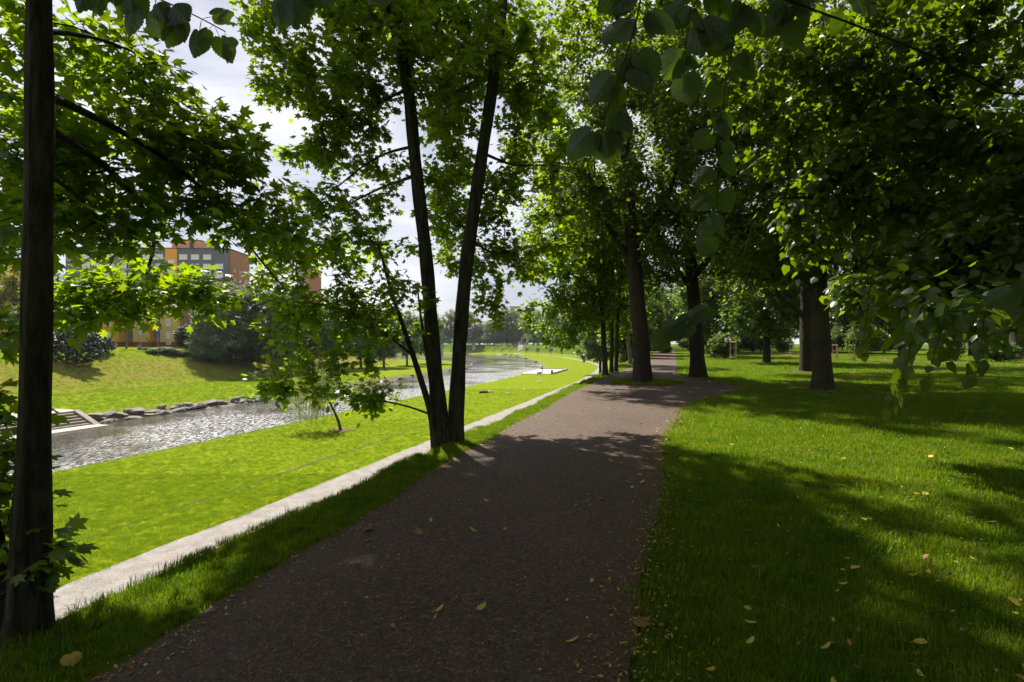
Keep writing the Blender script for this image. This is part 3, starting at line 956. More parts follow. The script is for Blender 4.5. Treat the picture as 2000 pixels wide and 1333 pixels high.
# leaf clumps added above both maples, mostly out of view, to shade the path
def shade_crown(root, n, c, rd, seed, size, material):
    rr = np.random.default_rng(seed)
    b_ = np.array(root.location)
    clump = blob(rr, c, rd, 260)
    k = rr.integers(0, len(clump), n)
    p = clump[k] + rr.normal(0, .38, (n, 3))
    o = new_obj('shade_crown', leaf_cloud('shade_crown', TUFT, p - b_, unit(rr.normal(size=(n, 3)) * np.array([1, 1, .5])), unit(np.array([0, 0, 1.0]) + rr.normal(0, .4, (n, 3))), size * rr.uniform(.7, 1.3, n), material, seed), root)
    o['kind'] = 'stuff'
shade_crown(TWIN, 7500, (-3.0, 10.3, 10.2), (2.1, 3.6, 1.3), 5, .21, M['maple'])
shade_crown(SLIM, 2600, (-2.5, 7.1, 8.1), (1.5, 1.5, .9), 6, .17, M['maple'])

# lindens and maples along the path and on the lawn
LN = dict(n=40000, size=.165, spread=.30, thin=.03, hang=.5, tmpl=LINDEN_LO, key='linden_leaf_blade', mat=M['linden'])
def lawn_tree(label, u, v, wpx, lean, height, blobs, leafspec, seed, bark, forks=(), group='old lindens in the park', name='linden_tree', frm=.4, n_leaf=None, flare=.5):
    b = on_ground(u, v)
    Y = b[1]
    rad = wpx / 2 / FPX * Y
    P = [b + np.array([0, 0, -.3]), b + np.array([lean[0] * .02, 0, .5]), b + np.array([lean[0] * .15, lean[1] * .15, height * .18]), b + np.array([lean[0] * .5, lean[1] * .5, height * .45]), b + np.array([lean[0], lean[1], height])]
    Rr = [rad * 1.05, rad * .98, rad * .9, rad * .7, rad * .15]
    stems = [(P, Rr, frm)]
    for (h0, dx, dy, h1, k) in forks:
        q = b + np.array([lean[0] * h0 / height, lean[1] * h0 / height, h0])
        e = b + np.array([dx, dy, h1])
        m = (q + e) / 2 + np.array([dx * .12, dy * .12, -.25])
        stems.append(([q, m, e], [rad * k, rad * k * .75, rad * .12], .35))
    rr = np.random.default_rng(seed)
    at_ = np.concatenate([blob(rr, b + np.array(c), rd, n) for c, rd, n in blobs])
    soil_patch = [(b[0] + rad * q * (1 + .25 * math.sin(3 * a + seed)) * math.cos(a) * 1.25, b[1] + rad * q * (1 + .2 * math.sin(2 * a + seed)) * math.sin(a)) for q in (1.0, 2.3) for a in np.linspace(0, 2 * np.pi, 24, endpoint=False)]
    ls = dict(leafspec)
    if n_leaf:
        ls['n'] = n_leaf
    rt = build_tree(name, label, 'tree', group, stems, at_, ls, seed, bark, 0, .007, .6, 5, 20, flare, .3, .1, .07, .008, .4)
    o0 = P[0]
    sv = [(x - o0[0], y - o0[1], gz(x, y) + (.045 if k < 24 else .012) - o0[2]) for k, (x, y) in enumerate(soil_patch)]
    new_obj('bare_soil', np_mesh('bare_soil', sv, quads=[(k, 24 + k, 24 + (k + 1) % 24, (k + 1) % 24) for k in range(24)], mat=M['dirt'], smooth=True), rt[0])
    return rt
lawn_tree('massive dark linden standing in the asphalt on its own patch of grass', 1256, 749, 38, (-1.0, .3), 15,
    [((-.4, 0, 10.5), (4.6, 3.8, 5.0), 320), ((-2.8, -.6, 6.6), (2.2, 2.0, 1.8), 70), ((1.8, -.4, 6.0), (2.4, 2.0, 1.5), 60), ((-.5, 0, 15), (3.6, 3.2, 2), 70)], LN, 31, M['bark_linden'], [(4.6, -2.4, .4, 9.5, .45), (5.4, 2.0, .6, 10, .4)])
lawn_tree('thick linden at the lawn corner just past the one standing in the asphalt', 1364, 739, 32, (-.9, .2), 15,
    [((0, 0, 11), (5.0, 4.0, 5.8), 340), ((2.0, -.8, 5.6), (2.8, 1.8, 1.6), 80), ((-1.5, -.6, 5.2), (1.6, 1.6, 1.2), 34)], LN, 32, M['bark_linden'], [(4.5, 2.3, -.4, 9, .45), (4.0, -2.0, .8, 8, .4)])
lawn_tree('straight mossy green linden trunk alone on the lawn beside the dirt trail', 1606, 761, 36, (-.25, .2), 14,
    [((0, 0, 10), (5.0, 4.0, 5.2), 330), ((-2.0, -.3, 5.2), (2.6, 1.8, 1.5), 80), ((2.6, -.5, 4.8), (2.8, 2.0, 1.5), 90)], LN, 33, M['bark_mossy'], [(4.4, 2.6, .3, 8.5, .4)], flare=.75)
LNF = dict(LN, tmpl=TUFT, n=42000)
lawn_tree('dark linden forking low, half hidden behind the mossy trunk', 1575, 726, 27, (.3, .4), 20,
    [((0, 0, 13), (6.6, 4.8, 7.6), 380), ((-3.4, -.5, 6.4), (3.0, 2.0, 2.0), 70), ((2.6, -.8, 6.2), (3.0, 2.0, 1.8), 60)], LNF, 34, M['bark_linden'], [(2.9, -3.6, .2, 7.6, .5), (3.4, 2.2, .5, 9, .5)])
lawn_tree('slender dark linden in front of the reddish dirt path', 1762, 715, 15, (.1, .3), 20,
    [((0, 0, 13), (7.5, 5.4, 8.4), 380), ((-1.6, -1, 5.2), (4.0, 2.0, 1.8), 80)], LNF, 35, M['bark_linden'], [(4, -2, .4, 9, .5)])
lawn_tree('broad flaring old trunk beyond the dirt path with sunny grass behind', 1992, 703, 36, (.1, .3), 17,
    [((0, 0, 11), (6.5, 5, 5.0), 240), ((-3.0, 0, 6.6), (3.0, 2.4, 1.6), 40)], LNF, 36, M['bark_linden'], [(4, -3, .4, 9, .5)], flare=.7)
LV = dict(n=13000, size=.18, spread=.24, thin=.03, hang=.2, tmpl=LINDEN_LO, key='maple_leaf_blade_small', mat=M['maple'])
def verge_tree(label, u, v, wpx, lean, height, blobs, seed, bark, n_leaf):
    return lawn_tree(label, u, v, wpx, lean, height, blobs, LV, seed, bark, (), 'maples along the verge', 'maple_tree', .3, n_leaf, .4)
verge_tree('dark maple on the verge, the one whose foot the gravel path bends behind', 1182, 735, 12, (-.6, 0), 12, [((-1.2, 0, 6.5), (2.6, 2.4, 3.4), 130), ((-2.0, -.4, 2.8), (2.2, 1.6, 1.6), 80), ((-1.2, -.6, 5.2), (2.8, 1.8, 1.6), 60), ((-.4, 0, 10), (2.4, 2.4, 2.0), 50)], 41, M['bark_maple'], 19000)
verge_tree('maple with a mossy stem, middle one of three close verge maples', 1194, 729, 9, (.2, 0), 12, [((-.3, 0, 6.8), (2.4, 2.4, 3.4), 110), ((-1.0, .5, 3.6), (1.6, 1.6, 1.4), 40)], 42, M['bark_mossy'], 9000)
verge_tree('thin dark maple, the last of three close verge maples', 1203, 727, 9, (.5, 0), 12, [((.2, 0, 6.8), (2.4, 2.4, 3.4), 110), ((.3, 1, 3.2), (1.6, 1.6, 1.3), 40)], 43, M['bark_maple'], 12000)
verge_tree('pale leaning maple stem behind the linden in the asphalt', 1232, 712, 9, (-1.6, .4), 13, [((-1.2, 0, 7.6), (3.2, 3, 4.0), 130), ((-1.5, -.6, 3.0), (2.2, 2, 1.4), 50)], 44, M['bark_pale'], 11000)
# ------------------------------------------------------------------ near lindens whose boughs hang into the view
r = np.random.default_rng(201)
LR = dict(n=36000, size=.112, spread=.16, thin=.016, hang=.7, flat=.8, tmpl=LINDEN_MID, key='linden_leaf_blade', mat=M['linden'])
b = np.array([8.2, 4.6, gz(8.2, 4.6)])
tr = [b + np.array([0, 0, -.3]), b + np.array([0, 0, 2]), b + np.array([-.2, .2, 5]), b + np.array([-.2, .5, 11])]
def limb(pts, rads, frm=.3):
    return ([np.array(p, float) for p in pts], rads, frm)
stems = [(tr, [.38, .34, .28, .06], .5),
         limb([(8.1, 4.8, 3.6), at_y(2050, 520, 6.6), at_y(1850, 425, 7.3), at_y(1640, 385, 7.9), at_y(1490, 388, 8.4)], [.10, .075, .055, .04, .012]),
         limb([(8.1, 4.8, 4.2), at_y(2010, 330, 6.6), at_y(1900, 250, 7.4), at_y(1760, 130, 8.2), at_y(1700, 0, 8.8)], [.12, .085, .065, .05, .02]),
         limb([(8.1, 4.7, 4.8), (5.6, 5.2, 5.8), (3.4, 5.8, 6.6), (1.8, 6.2, 6.9)], [.14, .10, .07, .02])]
at_ = np.concatenate([
    pblob(r, 1760, 110, 260, 120, 8.0, 1.4, 170), pblob(r, 1820, 320, 220, 120, 7.4, 1.2, 170), pblob(r, 1610, 240, 150, 140, 8.6, 1.2, 110), pblob(r, 1640, 440, 120, 70, 8.2, .9, 60),
    pblob(r, 1880, 510, 140, 70, 6.6, .9, 70), pblob(r, 1750, 570, 120, 50, 6.8, .7, 40), pblob(r, 1910, 620, 60, 30, 5.6, .4, 10), pblob(r, 1960, 430, 70, 120, 6.2, .7, 60),
    pblob(r, 1480, 120, 110, 120, 8.8, 1.2, 70), 
    blob(r, (5.6, 5.0, 7.4), (3.8, 3.0, 2.0), 260), blob(r, (8, 5, 9.5), (4.5, 3.5, 2.2), 120), blob(r, (2.4, 6.0, 7.2), (1.8, 1.8, 1.0), 60)])
# hanging sprays: polylines of (u, v, depth); leaves sit along them
def spray(points, n, size, seed, hang=.9, side=.6):
    rr = np.random.default_rng(seed)
    c = resample(np.array([at_y(*p) for p in points]), .02)
    k = np.linspace(.12, .99, n) * (len(c) - 1)
    p = np.array([c[int(q)] for q in k])
    t = unit(np.gradient(c, axis=0))[k.astype(int)]
    sd = np.where(np.arange(n) % 2 == 0, 1.0, -1.0)[:, None]
    lat = unit(np.cross(t, np.array([0, 1.0, 0])[None].repeat(n, 0)))
    d = unit(lat * sd * side + t * .5 + np.array([0, -.05, -hang]) + rr.normal(0, .22, (n, 3)))
    nrm = unit(np.array([0, -.75, .55]) + rr.normal(0, .35, (n, 3)))
    return c, (p, d, nrm, size * np.clip(rr.normal(1, .14, n), .7, 1.3))
S1 = [spray([(1800, 600, 3.9), (1775, 690, 3.7), (1752, 750, 3.6), (1738, 800, 3.5)], 16, .105, 1), spray([(1850, 610, 4.2), (1825, 690, 4.0), (1812, 745, 3.9)], 10, .105, 2),
      spray([(1925, 600, 4.0), (1915, 680, 3.8), (1900, 735, 3.7)], 12, .105, 3), spray([(1880, 590, 4.4), (1865, 660, 4.2), (1850, 705, 4.1)], 9, .10, 4), spray([(1700, 560, 4.6), (1690, 640, 4.5), (1684, 690, 4.4)], 9, .10, 5)]
at_ = np.concatenate([at_] + [s[0][:1] for s in S1])
ex = [np.concatenate(z) for z in zip(*[s[1] for s in S1])]
rt, G = build_tree('linden_tree', 'shadowy linden whose drooping leafy boughs hang over the lawn', 'tree', 'lindens roofing the path', stems, at_, LR, 51, M['bark_linden'], 300, .0035, .3, 5, 18, .5, .3, .05, .06, .0, .4, ex)
for c, _ in S1:
    MB().tube(c[::4] - b - np.array([0, 0, -.3]), np.linspace(.004, .0015, len(c[::4])), 5).build('twig', M['bark_linden'], rt)

# the linden behind the camera: single large leaves hanging close by
def big_leaf_mesh(name, material, seed):
    """heart-shaped serrated linden blade with midrib fold and curl, a little hole-free relief of veins"""
    half = [(0, .60), (7, .53), (18, .475), (32, .43), (48, .42), (64, .43), (80, .445), (98, .455), (116, .465), (134, .47), (150, .455), (164, .41), (174, .35), (180, .30)]
    V, F = [], []
    n = 56
    ang = np.linspace(-180, 180, n, endpoint=False)
    aa_ = np.array([a for a, _ in half]); qq = np.array([q for _, q in half])
    rings = [0, .35, .68, 1.0]
    for ri, f in enumerate(rings):
        for a in ang:
            q = np.interp(abs(a), aa_, qq)
            if f == 1.0:
                q *= 1 + .035 * (1 if int(round((a + 180) / (360 / n))) % 2 else -1)
            x, y = .34 + f * q * math.cos(R(a)), f * q * math.sin(R(a)) * 1.02
            vein = .005 * math.cos(abs(y) * 26 - x * 18)
            z = -.26 * abs(y) + .05 * math.sin(3 * x + seed) - .25 * max(0, x - .4) ** 2 + vein * (f > 0) + .02 * math.sin(9 * y + seed)
            V.append((x + .42, y, z))
    for k in range(len(rings) - 1):
        for i in range(n):
            j = (i + 1) % n
            F.append((k * n + i, (k + 1) * n + i, (k + 1) * n + j, k * n + j))
    b0 = len(V)
    V += [(0, -.010, .02), (0, .010, .02), (.44, .008, -.02), (.44, -.008, -.02), (.22, 0, .035)]
    me = np_mesh(name, V, tris=[(b0, b0 + 3, b0 + 4), (b0 + 4, b0 + 3, b0 + 2), (b0 + 4, b0 + 2, b0 + 1)], quads=F, mat=material, smooth=True, attrs={'var': np.zeros(len(V))})
    return me
def big_leaf_material():
    m = leaf_mat('near_linden_leaf', (.022, .046, .006), (.036, .066, .010), (.08, .17, .006), (.14, .23, .008), .45, .05, .4)
    t = m.node_tree
    co = N(t, 'ShaderNodeTexCoord').outputs['Object']
    nb_ = noise(t, 9, 4, .6, co)
    nrm = bump(t, nb_.outputs['Fac'], .25, .03)
    for nd in t.nodes:
        if nd.type in ('BSDF_DIFFUSE', 'BSDF_TRANSLUCENT', 'BSDF_GLOSSY'):
            L(t, nrm, nd.inputs['Normal'])
    return m
M['big_leaf'] = big_leaf_material()
BIG = [big_leaf_mesh('near_leaf_blade', M['big_leaf'], s) for s in (1, 2.2, 3.7)]
b = np.array([1.9, -2.4, gz(1.9, -2.4)])
tr = [b + np.array([0, 0, -.3]), b + np.array([0, 0, 1.6]), b + np.array([-.1, .2, 4]), b + np.array([-.2, .5, 9])]
stems = [(tr, [.34, .30, .24, .06], .35),
         limb([(1.9, -2.2, 2.9), (1.3, -1.0, 3.7), (.75, .3, 3.6), (.5, 1.1, 3.3), (.45, 1.7, 3.2)], [.09, .065, .045, .03, .01]),
         limb([(1.8, -2.3, 3.0), (.4, -1.2, 3.9), (-.5, .2, 3.6), (-.8, 1.2, 3.25)], [.09, .065, .045, .012])]
SP = [  # (twig pixels with depth, [leaf pixels: tip direction (du, dv), length in px])
    ([(1320, -260, 1.25), (1262, -60, 1.05), (1240, 60, 1.0), (1205, 160, 1.0), (1180, 235, 1.0)],
     [(1216, 120, -55, 60, 105), (1232, 80, 30, 110, 125), (1200, 190, 30, 80, 105), (1184, 225, -80, 70, 105), (1182, 235, 12, 100, 95), (1245, 30, -60, 60, 110), (1225, 110, 60, 70, 90), (1260, -40, -90, 60, 120), (1250, 0, 70, 70, 110)]),
    ([(1500, -260, 2.0), (1455, -40, 1.8), (1425, 120, 1.7), (1405, 250, 1.7), (1400, 380, 1.7), (1400, 460, 1.7)],
     [(1422, 150, -40, 80, 80), (1412, 195, 25, 85, 85), (1408, 240, -55, 40, 72), (1404, 285, 40, 55, 75), (1403, 310, -60, 50, 70), (1401, 350, 35, 60, 75), (1400, 370, -60, 45, 72), (1400, 410, 30, 55, 70), (1400, 440, -30, 70, 72), (1432, 80, 60, 70, 90), (1440, 50, -60, 70, 95), (1450, -20, -30, 90, 105), (1448, 0, 70, 60, 100)]),
    ([(1420, -260, 1.5), (1370, -40, 1.35), (1345, 60, 1.3), (1330, 120, 1.3)],
     [(1365, -20, -70, 60, 100), (1355, 20, 50, 90, 110), (1342, 70, -45, 85, 95), (1332, 110, 20, 90, 95), (1372, -50, 70, 70, 110), (1350, 40, 85, 40, 100)]),
    ([(1600, -260, 1.9), (1560, -60, 1.75), (1540, 20, 1.7)],
     [(1565, -60, -60, 80, 90), (1556, -30, 40, 90, 90), (1544, 0, -40, 80, 85), (1540, 15, 30, 70, 80)]),
    ([(1740, -260, 2.4), (1700, -60, 2.2), (1660, 10, 2.1)],
     [(1700, -50, -40, 90, 75), (1680, -20, 30, 70, 70), (1662, 8, -30, 60, 65), (1720, -80, 50, 80, 75)]),
    ([(90, -300, 1.4), (130, -90, 1.25), (240, -30, 1.2), (340, 10, 1.2), (420, 50, 1.2), (440, 62, 1.2)],
     [(140, -80, -70, 100, 110), (190, -55, -30, 95, 100), (250, -25, -30, 90, 95), (300, -5, 15, 90, 90), (345, 12, -40, 80, 85), (385, 30, -20, 60, 80), (425, 52, 25, 60, 75), (440, 62, -10, 55, 60), (160, -70, 30, 110, 110), (330, 5, 60, 50, 80), (90, -60, -60, 90, 105), (210, -40, 60, 70, 95), (400, 40, 50, -25, 65)]),
    ([(660, -300, 1.5), (620, -100, 1.4), (590, -50, 1.35), (560, -20, 1.35)],
     [(600, -60, -40, 90, 90), (585, -45, 60, 90, 95), (565, -25, -30, 80, 80), (610, -70, 50, 130, 110), (580, -40, 10, 120, 110)]),
    ([(800, -300, 1.6), (760, -100, 1.5), (735, -50, 1.5)],
     [(745, -60, -40, 85, 80), (738, -52, 25, 80, 80)]),
    ([(2180, 200, 1.6), (2080, 440, 1.1), (2040, 540, 1.05), (2010, 560, 1.0)],
     [(2040, 540, -70, 90, 95), (2012, 560, -60, 30, 85), (2020, 552, -15, 90, 90)]),
]
fan_leaves = []
for k in range(9):       # a fan of narrow drooping leaves before the lawn-corner linden
    fan_leaves.append((1395 - k * 11 + rng.uniform(-6, 6), 588 + k * 6 + rng.uniform(-12, 12), -45 + rng.uniform(-20, 12), 38 + rng.uniform(-16, 20), 58 + rng.uniform(-10, 8)))
SP.append(([(1470, 440, 2.3), (1440, 540, 2.15), (1400, 590, 2.1), (1350, 620, 2.05), (1310, 645, 2.0)], fan_leaves))
SP.append(([(1400, 460, 1.7), (1440, 440, 2.3), (1470, 440, 2.3)], []))
at2 = [at_y(*s[0][0]) for s in SP[:-4]] + [at_y(*SP[8][0][0])]
at2 = np.concatenate([np.array(at2), blob(rng, (1.2, -2.2, 7.2), (5.0, 3.6, 2.4), 260), blob(rng, (-1.2, -.4, 5.6), (2.6, 1.6, .9), 80), blob(rng, (2.2, .6, 5.8), (2.4, 1.4, .9), 80), blob(rng, (-.8, 2.4, 5.2), (2.2, 1.1, .8), 90), blob(rng, (1.0, 3.0, 5.9), (1.8, 1.2, .8), 60)])  # overhead crown masses, out of view, added to shade near leaves and ground
LB = dict(n=15000, size=.15, spread=.12, thin=.016, hang=.7, tmpl=LINDEN_LO, key='linden_leaf_blade_small', mat=M['linden'])
rt, G = build_tree('linden_tree', 'linden whose large single leaves dangle close in front of everything else', 'tree', 'lindens roofing the path', stems, at2, LB, 52, M['bark_linden'], 0, .0032, .25, 5, 18, .5, .3, .04, .06, .0, .4)
base = b + np.array([0, 0, -.3])
TW = (leaf_mat('green_twig', (.05, .07, .012), (.06, .08, .016), (.05, .05, .01), (.05, .05, .01), .05, .0))
for tw, lv in SP:
    c = smooth_line(np.array([at_y(*p) for p in tw]), .03, 4)
    MB().tube(c - base, np.linspace(.0036, .0014, len(c)), 5).build('twig', TW, rt)
kk = 0
for tw, lv in SP:
    ctr = np.array([at_y(*p) for p in tw])
    more_ = [(u + rng.uniform(-14, 14), v + rng.uniform(-22, 22), du * .6 + rng.uniform(-60, 60), dv * .8 + rng.uniform(-20, 30), ln * rng.uniform(.55, .8)) for (u, v, du, dv, ln) in (lv if lv is not fan_leaves else [])]
    for (u, v, du, dv, ln) in lv + more_:
        du_, dv_ = du, dv
        c = smooth_line(ctr, .03, 4)
        cu, cv = project(c)
        q = np.argmin((cu - u) ** 2 + (cv - v) ** 2)
        Y = c[q, 1]
        d = unit(np.array([du_, rng.uniform(-25, 25), -dv_], float))
        nn_ = unit(np.array([rng.uniform(-.5, .5), -1.0, rng.uniform(.1, .8)]))
        s = ln / FPX * Y / 1.32 * .92
        B_ = leaf_basis(d[None], nn_[None])[0]
        o = bpy.data.objects.new('leaf', BIG[kk % 3])
        kk += 1
        COL.objects.link(o)
        o.parent = rt
        o.matrix_basis = Matrix.Translation(Vector((c[q] - base).tolist())) @ (Matrix(B_.tolist()) @ Matrix.Scale(float(s), 3)).to_4x4()

def side_linden(label, x, y, blobs, seed, h):
    rr = np.random.default_rng(seed)
    b = np.array([x, y, gz(x, y)])
    st = [([b + np.array([0, 0, -.3]), b + np.array([0, 0, 3]), b + np.array([-.2, .2, h * .5]), b + np.array([0, 0, h])], [.42, .38, .28, .06], .25)]
    at_ = np.concatenate([blob(rr, b + np.array(c), rd, n) for c, rd, n in blobs])
    build_tree('linden_tree', label, 'tree', 'lindens roofing the path', st, at_, dict(LN, tmpl=TUFT, n=38000, size=.15), seed, M['bark_linden'], 0, .006, .6, 5, 16, .5, .3, .1, .06, .008, .4)
side_linden('linden spreading dark branches in front of the broad flaring old trunk', 15.5, 11.5, [((-1, 0, 8.5), (6.5, 4.5, 5.0), 330), ((-4, 0, 5.0), (3.2, 2.6, 1.6), 80)], 55, 15)
side_linden('linden filling the dark canopy above the reddish dirt path', 31, 22, [((-1, 0, 10.5), (8.0, 5.5, 7.0), 360), ((-4, 0, 5.6), (4.0, 3, 2.0), 90)], 56, 19)

# ------------------------------------------------------------------ park trees, shrubs (one of each kind, then copies)
def proto_tree(name, label, cat, group, loc, height, trunk_r, blobs, leafspec, seed, bark, forks=2, frm=.25, spread_up=.8):
    rr = np.random.default_rng(seed)
    b = np.array([loc[0], loc[1], gz(*loc)])
    P = [b + np.array([0, 0, -.3]), b + np.array([.05, 0, height * .2]), b + np.array([rr.normal(0, .3), 0, height * .5]), b + np.array([rr.normal(0, .5), 0, height * .9])]
    stems = [(P, [trunk_r, trunk_r * .85, trunk_r * .6, trunk_r * .12], frm)]
    at_ = np.concatenate([blob(rr, b + np.array(c), rd, n) for c, rd, n in blobs])
    return build_tree(name, label, cat, group, stems, at_, leafspec, seed, bark, 0, .012, 1.0, 4, 10, .4, .3, .15, .06, .02, .5)[0]
def copy_thing(root, loc, scale=1.0, rz=0.0, label=None, group=None, mats=None):
    c = root.copy()
    COL.objects.link(c)
    c.location = loc
    sc = scale if hasattr(scale, '__len__') else (scale,) * 3
    c.scale = sc
    c.rotation_euler = (0, 0, rz)
    if label: c['label'] = label
    if group: c['group'] = group
    for ch in root.children:
        d = ch.copy()
        COL.objects.link(d)
        d.parent = c
        if mats and ch.name.split('.')[0] in mats:
            d.material_slots[0].link = 'OBJECT'
            d.material_slots[0].material = mats[ch.name.split('.')[0]]
        for g in ch.children:
            e = g.copy()
            COL.objects.link(e)
            e.parent = d
    return c
def put(root, x, y, scale=1.0, rz=0.0, dz=0.0, **kw):
    return copy_thing(root, (x, y, gz(x, y) - .3 + dz), scale, rz, **kw)
LP = dict(n=26000, size=.34, spread=.45, thin=.06, hang=.3, tmpl=TUFT, key='', mat=M['park'])
g1 = 'tall trees closing the park behind the lawn'
t1 = 'tall dark broadleaf tree in the rows closing the lawn'
TA = proto_tree('park_tree', t1, 'tree', g1, (31, 78), 17, .36, [((0, 0, 9.5), (5.0, 5.0, 6.4), 300), ((2, 0, 5), (3.5, 3.5, 2.4), 80), ((-2.5, 0, 5), (3.0, 3.5, 2.4), 70)], LP, 61, M['bark_linden'])
TB = proto_tree('park_tree', t1, 'tree', g1, (44, 84), 19, .42, [((0, 0, 11), (5.6, 5.6, 6.8), 320), ((0, 0, 5.0), (4.6, 4.6, 2.2), 110)], LP, 62, M['bark_linden'])
TC = proto_tree('park_tree', t1, 'tree', g1, (56, 92), 15, .30, [((0, 0, 8), (4.4, 4.4, 5.6), 280), ((1, 0, 3.5), (4.0, 4.0, 2.0), 110)], dict(LP, mat=M['park']), 63, M['bark_linden'])
LS = dict(n=9000, size=.22, spread=.22, thin=.05, hang=.1, tmpl=TUFT, key='', mat=M['park'])
SH = proto_tree('shrub', 'rounded green shrub beside the staked sapling with the cage', 'shrub', None, tuple(on_ground(1412, 702)[:2]), 2.4, .05, [((0, 0, 1.45), (1.5, 1.3, 1.15), 150), ((-.7, 0, 1.0), (1.0, 1.0, .8), 40), ((.8, .1, 1.1), (1.0, 1.0, .9), 40)], dict(LS, n=7000, size=.15, spread=.14), 64, M['bark_linden'])
protos = [TA, TB, TC]
spots = [(66, 70), (78, 62), (92, 58), (70, 95), (84, 88), (100, 80), (118, 72), (38, 98), (24, 96), (50, 112), (64, 118), (84, 116), (106, 108), (130, 98), (48, 70), (19, 110), (145, 80),
         (60, 135), (90, 140), (125, 130), (30, 125), (160, 110), (54, 60), (104, 50), (120, 60)]
for k, (x, y) in enumerate(spots):
    put(protos[k % 3], x, y, (1.0 + .1 * math.sin(k * 2.3), 1.0 + .1 * math.cos(k * 1.7), .95 + .12 * math.sin(k * 3.1)), k * 1.9)
# avenue beyond the big lindens, both sides of the path
g2, t2 = 'trees lining the far end of the asphalt path', 'leafy tree lining the far stretch of the asphalt path'
for k, (y, s, sc) in enumerate([(40, 7.5, .75), (52, -4.4, .62), (56, 4.6, .8), (63, -4.6, .68), (70, 5.2, .9), (76, -4.8, .72), (86, 4.8, .9), (92, -5.0, .8), (104, 4.6, 1.0), (108, -4.2, .85), (124, 1.5, .9), (128, -6, .9), (138, -2, 1.0), (150, 4, 1.0), (140, 9, 1.0)]):
    put(protos[(k + 1) % 3], s + .31 * min(y, 110) + (y > 110) * .0, y, sc, k * 2.1, label=t2, group=g2)
for k, (u, v, sc, lab) in enumerate([(1300, 690, .5, 'low dark shrub at the far end of the asphalt path'), (1385, 692, 1.0, 'dark shrub close behind the lawn-corner linden trunk'), (1470, 690, 1.2, 'pale tinged shrub at the lawn edge behind the caged sapling'),
        (1530, 690, 1.0, 'shrub by the trunk of the low forking linden'), (1690, 694, 1.3, 'shrub behind the pair of staked saplings'), (1725, 692, 1.4, 'wide shrub beyond the slender dark linden'), (1850, 705, .8, 'low shrub on the edge of the reddish dirt path'), (1955, 708, .7, 'low shrub before the broad flaring trunk'), (1620, 690, 1.1, 'shrub behind the mossy linden trunk')]):
    p = on_ground(u, v)
    c = put(SH, p[0], p[1], (sc * 1.2, sc, sc), k * 1.3, label=lab, group='shrubs round the park lawn')
g5, t5 = 'shrub belt under the park trees', 'dark bush in the undergrowth beneath the park trees'
for k in range(26):
    x = 22 + k * 5.2 + 2 * math.sin(k * 5)
    y = 96 + 14 * math.sin(k * 1.7) - .18 * (x - 22)
    put(SH, x, y, (1.7 + .4 * math.sin(k), 1.5, 1.25 + .35 * math.cos(k * 2.2)), k * .8, label=t5, group=g5)

for k, (x, y) in enumerate([(92, 112), (86, 104), (99, 118), (108, 122), (78, 100), (118, 124), (70, 106), (126, 118)]):
    put(SH, x, y, (3.0, 2.4, 2.6 + .4 * math.sin(k)), k, label=t5, group=g5)
# wood presumed behind the camera: unseen trees added to block sky light
for k, (x, y, lab) in enumerate([(7.5, -7, 'broad park tree behind the leaf-dangling linden'), (-6.5, -8, 'broad park tree on the verge behind the slim dark maple'), (14, -3, 'broad park tree past the shadowy drooping linden'), (1, -15, 'broad park tree beside the near end of the asphalt path'), (18, 4, 'broad park tree beside the drooping linden, away from the path'), (-9, -19, 'broad park tree on the verge at the near end of the path')]):
    put(protos[k % 3], x, y, (1.05, 1.05, .95), k * 1.4, label=lab, group='trees behind the near lindens')
# staked saplings
def sapling_cage(label, u, v, hpx, crown=True, seed=1):
    p = on_ground(u, v)
    sc = hpx / FPX * p[1] / 1.9
    root = tag(empty('staked_sapling', p), label, 'sapling', 'staked saplings on the lawn')
    pts = [(.33 * math.cos(a), .33 * math.sin(a)) for a in (.6, 2.7, 4.8)]
    for x, y in pts:
        MB().tube([(x, y, -.2), (x, y, 1.9)], [.04, .035], 8).build('stake', M['stake'], root)
    for z in (1.75, .28):
        for i in range(3):
            a, b_ = pts[i], pts[(i + 1) % 3]
            d = np.array(b_) - np.array(a)
            e = np.array([d[1], -d[0]]) / np.linalg.norm(d) * .045
            a2, b2 = np.array(a) - d * .12 + e, np.array(b_) + d * .12 + e
            MB().tube([(a2[0], a2[1], z + .06 * i - .05), (b2[0], b2[1], z + .06 * i - .05)], [.03, .03], 4).build('rail', M['stake'], root)
    stem_ = [np.array([0, 0, -.1]), np.array([.03, 0, 1.5]), np.array([0, .02, 3.2]), np.array([.05, 0, 4.6])]
    rr = np.random.default_rng(seed)
    G = grow([(stem_, [.035, .03, .022, .006], .5)], blob(rr, (0, 0, 3.6), (.75, .75, 1.2), 40), seed, .003, seg=.3)
    v1, q1 = trunk_tube(np.array(stem_), np.array([.035, .03, .022, .006]), 8, seed, 0)
    v2, q2 = limb_mesh(G, 4)
    new_obj('trunk', np_mesh('trunk', np.concatenate([v1, v2]), quads=np.concatenate([q1, q2 + len(v1)]), mat=M['bark_pale'], smooth=True), root)
    pp, d, n, s = place_leaves(G, 500 if crown else 120, seed, .10, .1, .02)
    c = new_obj('crown', leaf_cloud('crown', TUFT, pp, d, n, s, M['park'], seed), root)
    c['kind'] = 'stuff'
    root.scale = (sc, sc, sc)
sapling_cage('nearly bare sapling caged by stakes in front of the rounded shrub', 1434, 704, 39, False, 3)
sapling_cage('sapling between stakes, the shorter of two beside the mossy trunk', 1632, 701, 29, True, 4)
sapling_cage('sapling between stakes, the taller of two beside the mossy trunk', 1666, 706, 34, True, 5)
sapling_cage('small staked sapling behind the low forking linden', 1547, 693, 22, True, 6)
